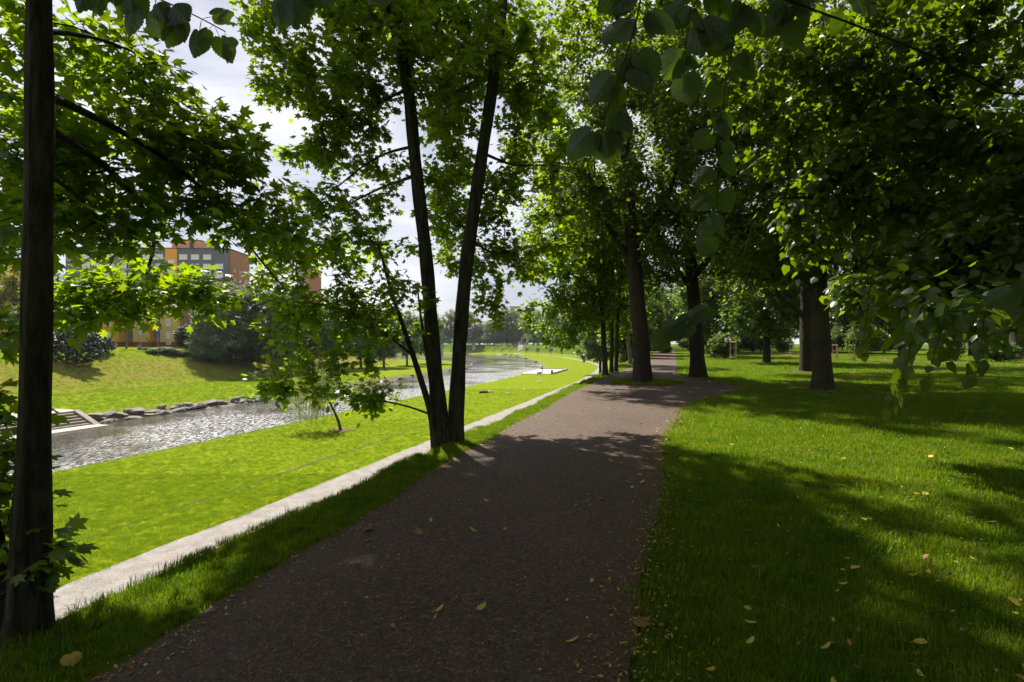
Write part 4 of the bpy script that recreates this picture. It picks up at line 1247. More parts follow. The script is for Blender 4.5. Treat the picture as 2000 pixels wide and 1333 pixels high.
# ------------------------------------------------------------------ far bank: trees
def bank(u, v, Y):
    p = at_y(u, v, Y)
    return p[0], p[1]
gB = 'trees and shrubs on the far river bank'
def far_tree(proto, u, vb, vt, Y, label, mats=None, wide=1.0, h0=17.0, rz=0.0, cat=None):
    """tree at depth Y whose top shows at row vt"""
    x = (u - CU) / FPX * Y
    zb = gz(x, Y)
    zt = EYE - (vt - CV) / FPX * Y
    k = (zt - zb) / h0
    return put(proto, x, Y, (k * wide, k * wide, k), rz, label=label, group=gB, mats=mats)
far_tree(TA, 30, 690, 505, 92, 'yellow-green tree on the far bank before the yellow gable', {'crown': M['yellow_leaf']}, 1.1, 17, 1)
far_tree(TB, 115, 690, 520, 98, 'grey-green tree behind the dark yew on the far bank', {'crown': M['grey_leaf']}, 1.0, 19, 2)
far_tree(TC, 60, 690, 580, 84, 'dull green tree at the top of the far slope', None, 1.2, 15, 3)
far_tree(TC, 160, 690, 560, 104, 'dark tree behind the orange corner of the yellow house', None, .9, 15, 4)
far_tree(TA, 446, 700, 540, 98, 'bushy silver-grey tree overhanging the far slope', {'crown': M['grey_leaf']}, 1.2, 17, 5)
far_tree(TC, 408, 700, 612, 95, 'low silver-grey tree leaning on the bushy silver one', {'crown': M['grey_leaf']}, 1.35, 15, 5.5)
far_tree(TA, 505, 690, 535, 100, 'dark tree just behind the bushy silver-grey tree', None, 1.0, 17, 6)
far_tree(TC, 363, 682, 628, 98, 'small dark tree with a crooked trunk beside the yellow house', {'crown': M['yew']}, 1.3, 15, 7)
for k, (u, vt, Y, pr) in enumerate([(560, 560, 108, 1), (610, 585, 118, 2), (655, 570, 124, 0), (705, 590, 130, 1), (750, 580, 138, 2), (795, 598, 150, 0), (835, 596, 165, 1), (535, 600, 116, 2), (590, 615, 122, 0)]):
    far_tree(protos[pr], u, 690, vt, Y, 'green tree in the row along the top of the far slope', None, 1.0 + .1 * math.sin(k), [17, 19, 15][pr], k)
# bare-limbed tree and leaning trunk in front of the yellow house
def thin_tree(label, u, Y, h, lean, seed, nl, leafmat=None, tr_=.2):
    x = (u - CU) / FPX * Y
    b = np.array([x, Y, gz(x, Y)])
    rr = np.random.default_rng(seed)
    P = [b + np.array([0, 0, -.3]), b + np.array([lean * .2, 0, h * .3]), b + np.array([lean * .6, 0, h * .6]), b + np.array([lean, 0, h])]
    at_ = np.concatenate([blob(rr, b + np.array([lean + 2.0, 0, h * .72]), (2.6, 1.6, h * .22), 50), blob(rr, b + np.array([lean, 0, h * .9]), (2.0, 1.6, h * .2), 30)])
    build_tree('thin_tree', label, 'tree', gB, [(P, [tr_, tr_ * .8, tr_ * .5, .03], .4)], at_, dict(n=nl, size=.2, spread=.25, thin=.03, hang=.2, tmpl=TUFT, key='', mat=leafmat or M['grey_leaf']), seed, M['bark_pale'], 0, .012, .6, 4, 8, .2, .3, .12)
thin_tree('sparse brownish tree with crooked limbs before the yellow house', 247, 92, 7.5, .4, 71, 500)
thin_tree('slanting thin tree against the orange wall', 214, 94, 6.5, 1.6, 72, 900, M['park'])
# the dark yew on the slope
LY = dict(n=26000, size=.19, spread=.16, thin=.06, hang=.35, tmpl=TUFT, key='', mat=M['yew'])
YP = on_ground(150, 712)
YEW = proto_tree('yew_bush', 'dark blue-green spreading yew on the far slope', 'bush', gB, (YP[0], YP[1]), 6.5, .12, [((0, 0, 2.3), (3.9, 3.0, 2.1), 200), ((-1.2, 0, 4.4), (2.6, 2.2, 1.8), 70), ((1.6, 0, 3.6), (2.2, 2, 1.5), 50)], LY, 73, M['bark_linden'])
q = on_ground(200, 690)
put(YEW, q[0], q[1], .6, 2, label='smaller dark yew beside the spreading one', group=gB)
q = on_ground(500, 700)
put(YEW, q[0], q[1], .75, 1, label='dark evergreen bush under the silver-grey trees', group=gB, mats={'crown': M['yew']})
for k, (u, v, s, mt) in enumerate([(320, 690, .9, 'grey_leaf'), (345, 694, .8, 'grey_leaf'), (300, 690, .7, 'park'), (372, 693, .8, 'park'), (284, 684, .5, 'park'), (330, 684, .55, 'park')]):
    q = on_ground(u, v)
    put(SH, q[0], q[1], (s * 1.6, s * 1.3, s * .55), k, label='low ivy-like shrub cover on the slope below the yellow house', group='low shrubs on the far slope', mats={'crown': M[mt]})

for k, (u, v, s, mt) in enumerate([(405, 705, 1.5, 'grey_leaf'), (440, 712, 1.2, 'park'), (470, 706, 1.6, 'grey_leaf'), (490, 712, 1.2, 'park'), (425, 700, 1.9, 'grey_leaf')]):
    q = on_ground(u, v)
    put(SH, q[0], q[1], (s * 1.2, s, s), k, label='loose shrub spilling down the slope under the silver-grey tree', group='shrubs under the silver-grey tree', mats={'crown': M[mt]})

# ------------------------------------------------------------------ far bend: hillside trees, saplings
gH, tH = 'wooded bank beyond the river bend', 'tall tree on the wooded bank beyond the river bend'
hs = [(-150, 425), (-128, 420), (-108, 428), (-92, 418), (-78, 424), (-62, 415), (-50, 420), (-38, 408), (-26, 412), (-14, 402), (-4, 398), (19, 384), (26, 372), (34, 362), (30, 385), (40, 340), (46, 318), (50, 300), (52, 280), (56, 330), (60, 300), (58, 260), (54, 240), (66, 270), (50, 220), (-170, 430), (-195, 428), (-220, 432), (1, 428), (9, 424), (17, 410), (4, 445), (-8, 420), (-20, 425)]
for k, (x, y) in enumerate(hs):
    put(protos[k % 3], x, y, (1.75 + .2 * math.sin(k * 2.1), 1.75, 1.55 + .3 * math.sin(k * 1.3)), k * 1.1, label=tH, group=gH, mats=({'crown': M['grey_leaf']} if k % 4 == 1 else None))
for k in range(14):
    put(SH, -120 + k * 8.6, 408 - (k > 10) * 8 + 3 * math.sin(k), (3.2, 2.4, 2.4), k, label='dark bush under the trees beyond the river bend', group=gH + ' undergrowth')
for k, (x, y) in enumerate([(-6, 402), (2, 416), (12, 402), (17, 388), (24, 374), (31, 360), (37, 344), (43, 325), (47, 305), (50, 285), (52, 262), (50, 240), (-30, 404), (-75, 410), (-44, 412), (-56, 408), (-22, 418), (-12, 412), (-2, 420), (20, 396), (-66, 404)]):
    put(SH, x, y, (3.8, 3.0, 2.8 + .5 * math.sin(k)), k, label='dark bush under the trees beyond the river bend', group=gH + ' undergrowth')
LSm = dict(n=900, size=.3, spread=.3, thin=.05, hang=.2, tmpl=TUFT, key='', mat=M['grey_leaf'])
q = on_ground(1028, 696)
SAP = proto_tree('young_tree', 'young lawn tree by the foot of the climbing pale path', 'tree', 'young trees on the riverside lawn', (q[0], q[1]), 5.0, .07, [((0, 0, 3.9), (1.3, 1.3, 1.4), 50)], LSm, 75, M['bark_pale'])
for u, v, lab in ((1050, 697, 'young lawn tree, middle one of the three by the curving gravel path'), (1075, 699, 'young lawn tree half behind the yellowing maple leaves')):
    q = on_ground(u, v)
    put(SAP, q[0], q[1], 1.0, u, dz=.05, label=lab, group='young trees on the riverside lawn')

# ------------------------------------------------------------------ weeping willow
def willow():
    rr = np.random.default_rng(81)
    b = on_ground(667, 842)
    b[2] = gz(b[0], b[1])
    root = tag(empty('willow_tree', b), 'small weeping willow with a slanting trunk on the riverside lawn', 'tree')
    st = [np.array([0, 0, -.2]), np.array([-.25, 0, .8]), np.array([-.8, 0, 2.0]), np.array([-1.5, .1, 3.2]), np.array([-2.0, .1, 4.4])]
    rd = [.13, .11, .09, .07, .03]
    at_ = blob(rr, (-2.2, 0, 4.1), (2.1, 1.8, 1.1), 90)
    G = grow([(st, rd, .45)], at_, 3, .008, seg=.4)
    v1, q1 = trunk_tube(np.array(st), np.array(rd), 12, 3, .3)
    VV, QQ, off = [v1], [q1], len(v1)
    v2, q2 = limb_mesh(G, 4)
    VV.append(v2); QQ.append(q2 + off); off += len(v2)
    P, D, Nn, S = [], [], [], []
    for k in range(330):
        a = at_[rr.integers(len(at_))]
        ln = rr.uniform(.9, 2.9)
        n = int(ln / .035)
        t = np.linspace(0, 1, n)
        sway = rr.normal(0, .22, 2)
        c = a + np.stack([sway[0] * t ** .6, sway[1] * t ** .6, -ln * t], -1)
        c[:, 2] = np.maximum(c[:, 2], .45 + rr.uniform(0, .4))
        v3, q3 = sweep(c[::8], np.full(len(c[::8]), .004), 3)
        VV.append(v3); QQ.append(q3 + off); off += len(v3)
        P.append(c)
        D.append(unit(np.array([0, 0, -1.0]) + rr.normal(0, .38, (n, 3))))
        Nn.append(unit(rr.normal(0, 1, (n, 3))))
        S.append(np.full(n, 1.0) * rr.uniform(.10, .16))
    new_obj('trunk', np_mesh('trunk', np.concatenate(VV), quads=np.concatenate(QQ), mat=M['bark_maple'], smooth=True), root)
    slim = (TUFT[0] * np.array([1, .30, 1]), TUFT[1])
    c = new_obj('crown', leaf_cloud('crown', slim, np.concatenate(P), np.concatenate(D), np.concatenate(Nn), np.concatenate(S), M['willow'], 3), root)
    c['kind'] = 'stuff'
    me = np_mesh('bare_soil', [(1.0 * math.cos(a) * (1 + .2 * math.sin(3 * a)), .7 * math.sin(a), .05) for a in np.linspace(0, 6.28, 20)[:-1]] + [(0, 0, .07)], tris=[(19, k, (k + 1) % 19) for k in range(19)], mat=M['dirt'])
    new_obj('bare_soil', me, root)
willow()

# ------------------------------------------------------------------ river steps and riprap
def local_frame(s, y):
    """origin on the line s at depth y, x axis along the river, y axis away from the water (far bank)"""
    return Vector((s + .31 * y, y, 0)), math.atan2(D2[1], D2[0])
M['step'] = simple('stained_step_concrete', (.20, .175, .145), .9, .3, 1.5, .4)
org, ang = local_frame(-51.4, 45.3)
root = tag(empty('river_steps', org, ang), 'broad concrete steps going down to the river beside the boulders', 'steps')
for k in range(5):
    z1 = -5.42 + .21 * k
    MB().box(-15, -.05 * k, -.1 + .42 * k, .48 + .42 * k - .004, z1 - .8, z1).build('step', M['step'], root, bevel=.025)
MB().box(-15, .6, 1.98, 5.6, -5.2, -4.40).build('landing', simple('sandy_slab', (.30, .26, .21), .95, .2, 1.2), root, bevel=.03)
me = MB()
me.add([(.05, -.5, -5.9), (.6, -.5, -5.9), (.6, 2.2, -5.9), (.05, 2.2, -5.9), (.05, -.5, -5.52), (.6, -.5, -5.55), (.55, 2.2, -4.34), (.05, 2.2, -4.32)], [(0, 3, 2, 1), (4, 5, 6, 7), (0, 1, 5, 4), (1, 2, 6, 5), (2, 3, 7, 6), (3, 0, 4, 7)])
me.build('side_wall', M['step'], root, bevel=.03)
MB().box(-17, .4, -1.9, -.12, -6.2, -5.54).build('foot_slab', simple('silty_slab', (.33, .29, .24), .9, .25, 1.0), root, bevel=.05)

M['rock'] = simple('riprap_stone', (.15, .135, .12), .9, .45, 2.2, .8)
def rock_mesh(seed):
    bm = bmesh.new()
    bmesh.ops.create_icosphere(bm, subdivisions=2, radius=1)
    rr = np.random.default_rng(seed)
    cuts = [(unit(rr.normal(size=3)), rr.uniform(.45, .8)) for _ in range(9)]
    for v in bm.verts:
        p = np.array(v.co)
        for n_, d_ in cuts:
            e = p @ n_ - d_
            if e > 0:
                p = p - n_ * e
        v.co = p * np.array([1.0, .8, .62])
    me = bpy.data.meshes.new('rock')
    bm.to_mesh(me)
    bm.free()
    me.materials.append(M['rock'])
    return me
RM = [rock_mesh(s) for s in range(6)]
def rocks(poly, n, label, group, sz, inset=(-.2, 1.7), seed=0, t0=0.0, t1=1.0):
    rr = np.random.default_rng(seed)
    c = resample(np.array(poly, float), .25)
    for k in range(n):
        i = int((t0 + (t1 - t0) * (k + rr.uniform(.1, .9)) / n) * (len(c) - 2))
        d = unit((c[i + 1] - c[i])[None])[0]
        nrm = np.array([-d[1], d[0]])
        q = rr.uniform(*inset)
        x, y = c[i] + nrm * q
        o = new_obj('rock', RM[rr.integers(6)])
        s = rr.uniform(*sz)
        o.location = (x, y, max(gz(x, y), -5.75) + s * .12)
        o.rotation_euler = (rr.uniform(-.3, .3), rr.uniform(-.3, .3), math.atan2(d[1], d[0]) + rr.normal(0, .5))
        o.scale = (s * rr.uniform(1, 1.6), s, s * rr.uniform(.7, 1))
        tag(o, label, 'rock', group)
rocks([(-51.6 + .31 * 46.4, 46.4), (-51.6 + .31 * 72, 72)], 62, 'grey riprap boulder at the far waterline near the steps', 'riprap boulders beside the river steps', (.45, 1.0), (.0, 1.7), 1)
rocks([(-51.6 + .31 * 72, 72), (-25.4, 92), (-21.3, 110), (-17.3, 126), (-14.9, 150)], 52, 'small stone along the far waterline past the boulders', 'stones along the far waterline', (.25, .6), (-.2, .9), 2)
rocks([(-14.9, 150), (-14.2, 170), (-14.0, 180), (-17, 189)], 12, 'dark stone at the tip of the grassy spit', 'stones at the tip of the spit', (.5, 1.0), (-1.8, .4), 3)
rocks([(10, 185), (9, 220), (6.5, 257), (2.5, 305), (-4, 335)], 24, 'stone on the shore where the river bends away', 'stones round the river bend', (.5, 1.1), (-.6, .9), 4)
rocks([(-3, 205), (-8, 240)], 4, 'stone lying in the shallow river', 'stones lying in the river', (.5, .8), (-3, 3), 5)

# ------------------------------------------------------------------ buildings
M['tower_grey'] = simple('grey_blue_render', (.125, .135, .165), .9, .06, .3, .05)
M['tower_orange'] = simple('orange_render', (.72, .33, .05), .9, .06, .3, .05)
M['tower_brick'] = simple('terracotta_render', (.36, .15, .085), .9, .10, .5, .1)
M['yellow'] = simple('yellow_render', (.60, .43, .13), .9, .08, .4, .05)
M['orange'] = simple('deep_yellow_render', (.72, .37, .03), .9, .06, .4, .05)
M['recess'] = simple('brown_render', (.30, .17, .10), .9, .1, .5, .05)
M['plinth'] = simple('red_plinth', (.22, .06, .03), .9, .15, .6, .1)
M['white_frame'] = simple('white_window_frame', (.75, .75, .74), .5, .04, 1, .02)
M['brown_frame'] = simple('brown_window_frame', (.12, .07, .045), .6, .1, 1, .02)
M['roof_dark'] = simple('dark_roof_felt', (.07, .07, .07), .9, .2, .6, .1)
def glass_mat():
    m, t, out = mat('window_glass')
    pbsdf(t, out, (.16, .18, .20), .08, None, .8)
    return m
M['glass'] = glass_mat()
M['curtain_glass'] = simple('curtained_window', (.62, .63, .66), .15, .1, .7, 0, .6)
def window(parent, x, z, w, h, frame, pane, y=0.0, bars=1):
    mb = MB()
    f = .09
    mb.box(x - w / 2, x + w / 2, y - .06, y + .05, z - h / 2, z - h / 2 + f).box(x - w / 2, x + w / 2, y - .06, y + .05, z + h / 2 - f, z + h / 2)
    mb.box(x - w / 2, x - w / 2 + f, y - .058, y + .05, z - h / 2 + f, z + h / 2 - f).box(x + w / 2 - f, x + w / 2, y - .058, y + .05, z - h / 2 + f, z + h / 2 - f)
    for i in range(bars):
        bx_ = x - w / 2 + w * (i + 1) / (bars + 1)
        mb.box(bx_ - .04, bx_ + .04, y - .055, y + .05, z - h / 2 + f, z + h / 2 - f)
    o = mb.build('window', frame, parent)
    MB().box(x - w / 2 + .02, x + w / 2 - .02, y - .02, y + .03, z - h / 2 + .02, z + h / 2 - .02).build('pane', pane, o)
    MB().box(x - w / 2 - .08, x + w / 2 + .08, y - .14, y - .061, z - h / 2 - .06, z - h / 2).build('sill', M['white_frame'], o)
def tower_block():
    Y = 155.0
    x1 = (447 - CU) / FPX * Y
    base = gz(x1 - 14, Y)
    root = tag(empty('tower_block', (x1, Y, 0), R(2.0)), 'grey tower block with an orange stripe and orange roof house, showing above the maple bough', 'building')
    top = EYE + .185 * Y
    MB().box(-48, 0, 0, 13, base - 1, top).build('wall', M['tower_grey'], root)
    MB().box(-48.2, .25, -.2, 13.2, top, top + .25).build('roof', M['roof_dark'], root)
    ow = (348 - 326) / FPX * Y
    ox = (326 - 447) / FPX * Y
    MB().box(ox, ox + ow, -.12, .1, base, top + .35).build('stripe', M['tower_orange'], root)
    px0, px1 = (332 - 447) / FPX * Y, (388 - 447) / FPX * Y
    ph = MB().box(px0, px1, 1.5, 9, top + .25, top + 2.75).build('roof_house', simple('salmon_render', (.62, .29, .18), .9, .08, .5, .05), root)
    MB().box(px0 - .2, px1 + .2, 1.3, 9.2, top + 2.75, top + 2.95).build('roof_slab', M['roof_dark'], ph)
    MB().box(px1 - 3.2, px1 - 2.2, 1.3, 1.5, top + .3, top + 2.3).build('hatch', M['roof_dark'], ph)
    MB().box(.004, .35, .4, 12.4, base, top - .2).build('end_wall', M['tower_brick'], root)
    xs = [(u - 447) / FPX * Y for u in (290.5, 313.5, 360, 382.5, 405.5, 428.5)] + [(290.5 - 447) / FPX * Y - 3.55 * k for k in range(1, 6)]
    for f in range(10):
        z = top - 2.45 - 2.8 * f
        for x in xs:
            if f == 0 and x > -4:
                continue
            window(root, x, z, 2.3, 1.5, M['white_frame'], M['curtain_glass'], -.03, 2)
        window(root, ox + ow / 2, z - 1.4, 2.0, .9, M['white_frame'], M['curtain_glass'], -.15, 1)
    for f in range(9):
        z = top - 6.2 - 2.8 * f
        for y in (2.6, 6.0, 9.4):
            o = MB().box(.30, .42, y - .8, y + .8, z - .7, z + .7).build('window', M['brown_frame'], root)
            MB().box(.40, .44, y - .7, y + .7, z - .6, z + .6).build('pane', M['glass'], o)
tower_block()
def yellow_house():
    Y = 112.0
    base = 1.45
    X = lambda u: (u - CU) / FPX * Y
    x0 = X(187)
    root = tag(empty('yellow_house', (x0, Y, 0), 0), 'yellow and orange apartment house with a dark red plinth on the far bank', 'building')
    segs = [(180, 225, 0.0, 'orange'), (225, 240, -1.2, 'orange'), (240, 262, .7, 'recess'), (262, 295, -.4, 'yellow'), (295, 314, .9, 'recess'), (314, 352, -.2, 'yellow'), (352, 392, .8, 'recess'), (392, 420, -.3, 'tower_brick')]
    top = 15.5
    for u0, u1, dy, mm in segs:
        a, b_ = X(u0) - x0, X(u1) - x0
        MB().box(a, b_ - .01, dy, 9, base + .55, top).build('wall', M[mm], root)
        MB().box(a, b_ - .012, dy - .06, 9, base - 1.2, base + .55).build('plinth', M['plinth'], root)
        if mm == 'yellow' and u0 == 262:
            MB().box(b_ - .35, b_ + .02, dy - .05, dy + 1.2, base + .56, top).build('edge_stripe', M['orange'], root)
    MB().box(X(178) - x0, X(422) - x0, -1.6, 9.4, top, top + .4).build('roof', M['roof_dark'], root)
    for f in range(5):
        z = base + 2.05 + 2.75 * f
        for (u, w, dy, fr, pn, bars) in ((213, 1.5, 0.0, 'white_frame', 'curtain_glass', 1), (251, 2.1, .7, 'brown_frame', 'glass', 2), (304.5, 1.8, .9, 'brown_frame', 'glass', 2), (330, .9, -.2, 'white_frame', 'curtain_glass', 0), (372, 1.8, .8, 'brown_frame', 'glass', 1), (405, 1.5, -.3, 'white_frame', 'glass', 1)):
            window(root, X(u) - x0, z, w, 1.5, M[fr], M[pn], dy - .03, bars)
    window(root, X(331) - x0, base + .32, .9, .5, M['white_frame'], M['glass'], -.30, 0)
yellow_house()
def gable_house():
    Y = 105.0
    X = lambda u: (u - CU) / FPX * Y
    root = tag(empty('gable_house', (X(22), Y, 0)), 'bright yellow house front at the edge of the far bank trees', 'building')
    top = EYE + (672 - 506) / FPX * Y
    MB().box(-14, 0, 0, 10, 0, top).build('wall', M['orange'], root)
    MB().box(-14.3, .3, -.3, 10.3, top, top + .35).build('roof', M['roof_dark'], root)
    for f in range(5):
        for x in (-1.8, -5.2, -8.8, -12.2):
            window(root, x, top - 1.9 - 3.0 * f, 1.6, 1.6, M['white_frame'], M['curtain_glass'], -.03, 1)
gable_house()
def far_house(label, u0, u1, vt, Y, m_, rows, cols, depth=14):
    X = lambda u: (u - CU) / FPX * Y
    root = tag(empty('apartment_house', (X(u0), Y, 0)), label, 'building')
    top = EYE + (672 - vt) / FPX * Y
    w = X(u1) - X(u0)
    MB().box(0, w, 0, depth, 0, top).build('wall', m_, root)
    MB().box(-.4, w + .4, -.4, depth + .4, top, top + .6).build('roof', M['roof_dark'], root)
    for f in range(rows):
        for c in range(cols):
            window(root, w * (c + .5) / cols, top - 2.4 - 3.0 * f, 1.6, 1.5, M['white_frame'], M['glass'], -.03, 1)
far_house('pinkish far apartment house showing over the wooded bank', 996, 1016, 600, 520, simple('pale_pink_render', (.55, .42, .36), .9, .05, .2, 0), 6, 3)
far_house('low grey roofed far house next to the pinkish one', 1014, 1032, 608, 530, simple('pale_grey_render', (.36, .40, .46), .9, .05, .2, 0), 5, 3)
far_house('terracotta house glimpsed through the low maple leaves', 580, 600, 524, 190, M['tower_brick'], 6, 2)
# ------------------------------------------------------------------ grass
def tuft_object(name, seed, blades, rad, h0, h1, width, lean=.5):
    rr = np.random.default_rng(seed)
    V, T, var = [], [], []
    for k in range(blades):
        a, q = rr.uniform(0, 6.28), rad * math.sqrt(rr.uniform(0, 1))
        x, y = q * math.cos(a), q * math.sin(a)
        h = rr.uniform(h0, h1)
        th = rr.uniform(0, 6.28)
        ln = h * abs(rr.normal(0, lean))
        dx, dy = math.cos(th) * ln, math.sin(th) * ln
        w = width * rr.uniform(.7, 1.3)
        sx, sy = -math.sin(th + rr.normal(0, .4)) * w / 2, math.cos(th + rr.normal(0, .4)) * w / 2
        b0 = len(V)
        V += [(x - sx, y - sy, -.01), (x + sx, y + sy, -.01), (x + dx * .35 - sx * .8, y + dy * .35 - sy * .8, h * .6), (x + dx * .35 + sx * .8, y + dy * .35 + sy * .8, h * .6), (x + dx, y + dy, h * (1 - .25 * min(1, ln / h)))]
        T += [(b0, b0 + 1, b0 + 3), (b0, b0 + 3, b0 + 2), (b0 + 2, b0 + 3, b0 + 4)]
        var += [rr.uniform(0, .98)] * 5
    return bpy.data.objects.new(name, np_mesh(name, V, tris=T, mat=M['grass'], attrs={'var': var}))
def scatter_nodes(src):
    ng = bpy.data.node_groups.new('scatter', 'GeometryNodeTree')
    ng.interface.new_socket('Geometry', in_out='INPUT', socket_type='NodeSocketGeometry')
    ng.interface.new_socket('Geometry', in_out='OUTPUT', socket_type='NodeSocketGeometry')
    n = ng.nodes
    gi, go, iop, oi = n.new('NodeGroupInput'), n.new('NodeGroupOutput'), n.new('GeometryNodeInstanceOnPoints'), n.new('GeometryNodeObjectInfo')
    oi.inputs['Object'].default_value = src
    ra, sa = n.new('GeometryNodeInputNamedAttribute'), n.new('GeometryNodeInputNamedAttribute')
    ra.data_type = sa.data_type = 'FLOAT_VECTOR'
    ra.inputs['Name'].default_value, sa.inputs['Name'].default_value = 'turn', 'size'
    er = n.new('FunctionNodeEulerToRotation')
    ng.links.new(gi.outputs[0], iop.inputs['Points'])
    ng.links.new(oi.outputs['Geometry'], iop.inputs['Instance'])
    ng.links.new(ra.outputs[0], er.inputs[0])
    ng.links.new(er.outputs[0], iop.inputs['Rotation'])
    ng.links.new(sa.outputs[0], iop.inputs['Scale'])
    ng.links.new(iop.outputs[0], go.inputs[0])
    return ng
def field(name, label, pts, size, src, seed):
    rr = np.random.default_rng(seed)
    me = bpy.data.meshes.new(name)
    n = len(pts)
    me.vertices.add(n)
    me.vertices.foreach_set('co', np.asarray(pts, np.float32).ravel())
    a = me.attributes.new('turn', 'FLOAT_VECTOR', 'POINT')
    a.data.foreach_set('vector', np.stack([rr.normal(0, .06, n), rr.normal(0, .06, n), rr.uniform(0, 6.28, n)], -1).astype(np.float32).ravel())
    b_ = me.attributes.new('size', 'FLOAT_VECTOR', 'POINT')
    s = size * rr.uniform(.75, 1.25, n) * (1 + .7 * (rr.uniform(0, 1, n) > .96))
    b_.data.foreach_set('vector', np.stack([s, s, s * rr.uniform(.7, 1.3, n)], -1).astype(np.float32).ravel())
    o = new_obj(name, me)
    md = o.modifiers.new('scatter', 'NODES')
    md.node_group = scatter_nodes(src)
    tag(o, label, 'grass', None, 'stuff')
    return o
T_SHORT = tuft_object('grass_tuft_short', 1, 26, .075, .025, .062, .0042, .8)
T_MID = tuft_object('grass_tuft_mid', 2, 26, .085, .04, .085, .0050, .7)
T_TALL = tuft_object('grass_tuft_tall', 3, 26, .07, .06, .16, .0046, .5)
def pts_in(n, fx, seed):
    rr = np.random.default_rng(seed)
    return fx(rr, n)
def view_filter(x, y, pad=.5):
    return np.abs(x) < 1.04 * y + pad
def lawn_pts(y0, y1, s0, s1, dens, seed):
    rr = np.random.default_rng(seed)
    n = int((y1 - y0) * (s1 - s0) * dens)
    y = rr.uniform(y0, y1, n)
    s = rr.uniform(s0, s1, n)
    x = s + .31 * np.minimum(y, 110)
    k = view_filter(x, y) & ~on_path(x, y)
    x, y = x[k], y[k]
    patch = fbm(x, y, 77, 3, 1.1)
    k = rr.uniform(0, 1, len(x)) < .78 + .3 * patch
    x, y = x[k], y[k]
    return np.stack([x, y, ground_z(x, y)], -1)
near = np.concatenate([lawn_pts(1.3, 5, -.2, 6, 430, 1), lawn_pts(5, 9, -.3, 10, 260, 2)])
field('park_grass', 'short grass of the shaded park lawn beside the asphalt', near, 1.0, T_SHORT, 1)
mid = np.concatenate([lawn_pts(9, 16, -.3, 14, 120, 3), lawn_pts(16, 26, -1.9, 20, 48, 4)])
field('lawn_grass', 'grass of the sunlit part of the park lawn', mid, 1.35, T_SHORT, 2)
farl = np.concatenate([lawn_pts(26, 60, .2, 45, 7, 5)])
field('distant_grass', 'grass of the far park lawn round the staked saplings', farl, 2.2, T_SHORT, 3)
def verge_pts(y0, y1, dens, seed):
    rr = np.random.default_rng(seed)
    n = int((y1 - y0) * 1.7 * dens)
    y = rr.uniform(y0, y1, n)
    s = rr.uniform(-4.5, -2.8, n)
    k = s < edge_l(y) + .05
    s, y = s[k], y[k]
    x = s + .31 * np.minimum(y, 110)
    return np.stack([x, y, ground_z(x, y)], -1)
vp = np.concatenate([verge_pts(1.2, 6, 480, 6), verge_pts(6, 16, 300, 7), verge_pts(16, 40, 90, 8)])
field('verge_grass', 'taller sunlit grass along the verge above the gravel path', vp, .58, T_MID, 4)
def island_pts():
    rr = np.random.default_rng(9)
    a, q = rr.uniform(0, 6.28, 900), np.sqrt(rr.uniform(0, 1, 900))
    x, y = 5.42 + 1.5 * q * np.cos(a), 20.6 + 1.4 * q * np.sin(a)
    return np.stack([x, y, ground_z(x, y) + .015], -1)
field('island_grass', 'grass patch round the linden standing in the asphalt', island_pts(), 1.2, T_MID, 5)
GC = smooth_line(np.array(GRAVEL), 1.0, 60)
def low_pts(y0, y1, dens, seed):
    rr = np.random.default_rng(seed)
    n = int((y1 - y0) * 19.5 * dens)
    y = rr.uniform(y0, y1, n)
    s = rr.uniform(-33.2, -13.7, n)
    x = s + .31 * np.minimum(y, 110)
    gs = s + 15.35
    k = view_filter(x, y, 2) & (np.abs(gs) > 1.06 + .15 * fbm(y, y * 0, 6, 3, 1.4))
    x, y = x[k], y[k]
    return np.stack([x, y, ground_z(x, y)], -1)
lowp = np.concatenate([low_pts(10, 26, 95, 10), low_pts(26, 45, 34, 11), low_pts(45, 75, 14, 12)])
field('riverside_grass', 'bright mown grass between the gravel path and the river', lowp, 1.3, T_SHORT, 6)
cl = np.concatenate([low_pts(10, 30, 3.0, 21), low_pts(30, 60, 1.2, 22)])
cl = cl[fbm(cl[:, 0], cl[:, 1], 51, 3, .9) > .0]
field('coarse_grass', 'coarser darker grass clumps in the riverside lawn', cl, 1.5, T_MID, 9)
def far_bank_pts():
    rr = np.random.default_rng(13)
    n = 16000
    y = rr.uniform(30, 100, n)
    s = -52 - rr.uniform(1.2, 40, n) ** 1.0
    x = s + .31 * np.minimum(y, 110)
    k = (np.abs(x) < 1.1 * y) & ~((s > -58) & (y < 47.5))
    x, y = x[k], y[k]
    return np.stack([x, y, ground_z(x, y)], -1)
field('bank_grass', 'rough grass on the far river bank', far_bank_pts(), 2.2, T_MID, 7)

# ------------------------------------------------------------------ fallen leaves
def curl(tmpl, amt):
    v = tmpl[0].copy()
    v[:, 2] = v[:, 2] * .6 + amt * (v[:, 0] - .5) ** 2 + amt * .8 * v[:, 1] ** 2
    v[:, 0] -= .5
    return v, tmpl[1]
slimleaf = fan([(0, .55), (20, .38), (50, .24), (90, .19), (130, .22), (160, .36), (180, .42)], .45, .12, .1, .0)
FM = []
for key, tm, am, mt in (('fallen_lime_leaf', curl(LINDEN, .35), 0, 'litter_y'), ('fallen_slim_leaf', curl(slimleaf, .5), 0, 'litter_y'), ('fallen_maple_leaf', curl(MAPLE, .3), 0, 'litter_b'), ('fallen_dry_leaf', curl(slimleaf, -.5), 0, 'litter_b')):
    FM.append(np_mesh(key, tm[0] + np.array([0, 0, .04]), tris=tm[1], mat=M[mt], attrs={'var': np.zeros(len(tm[0]))}))
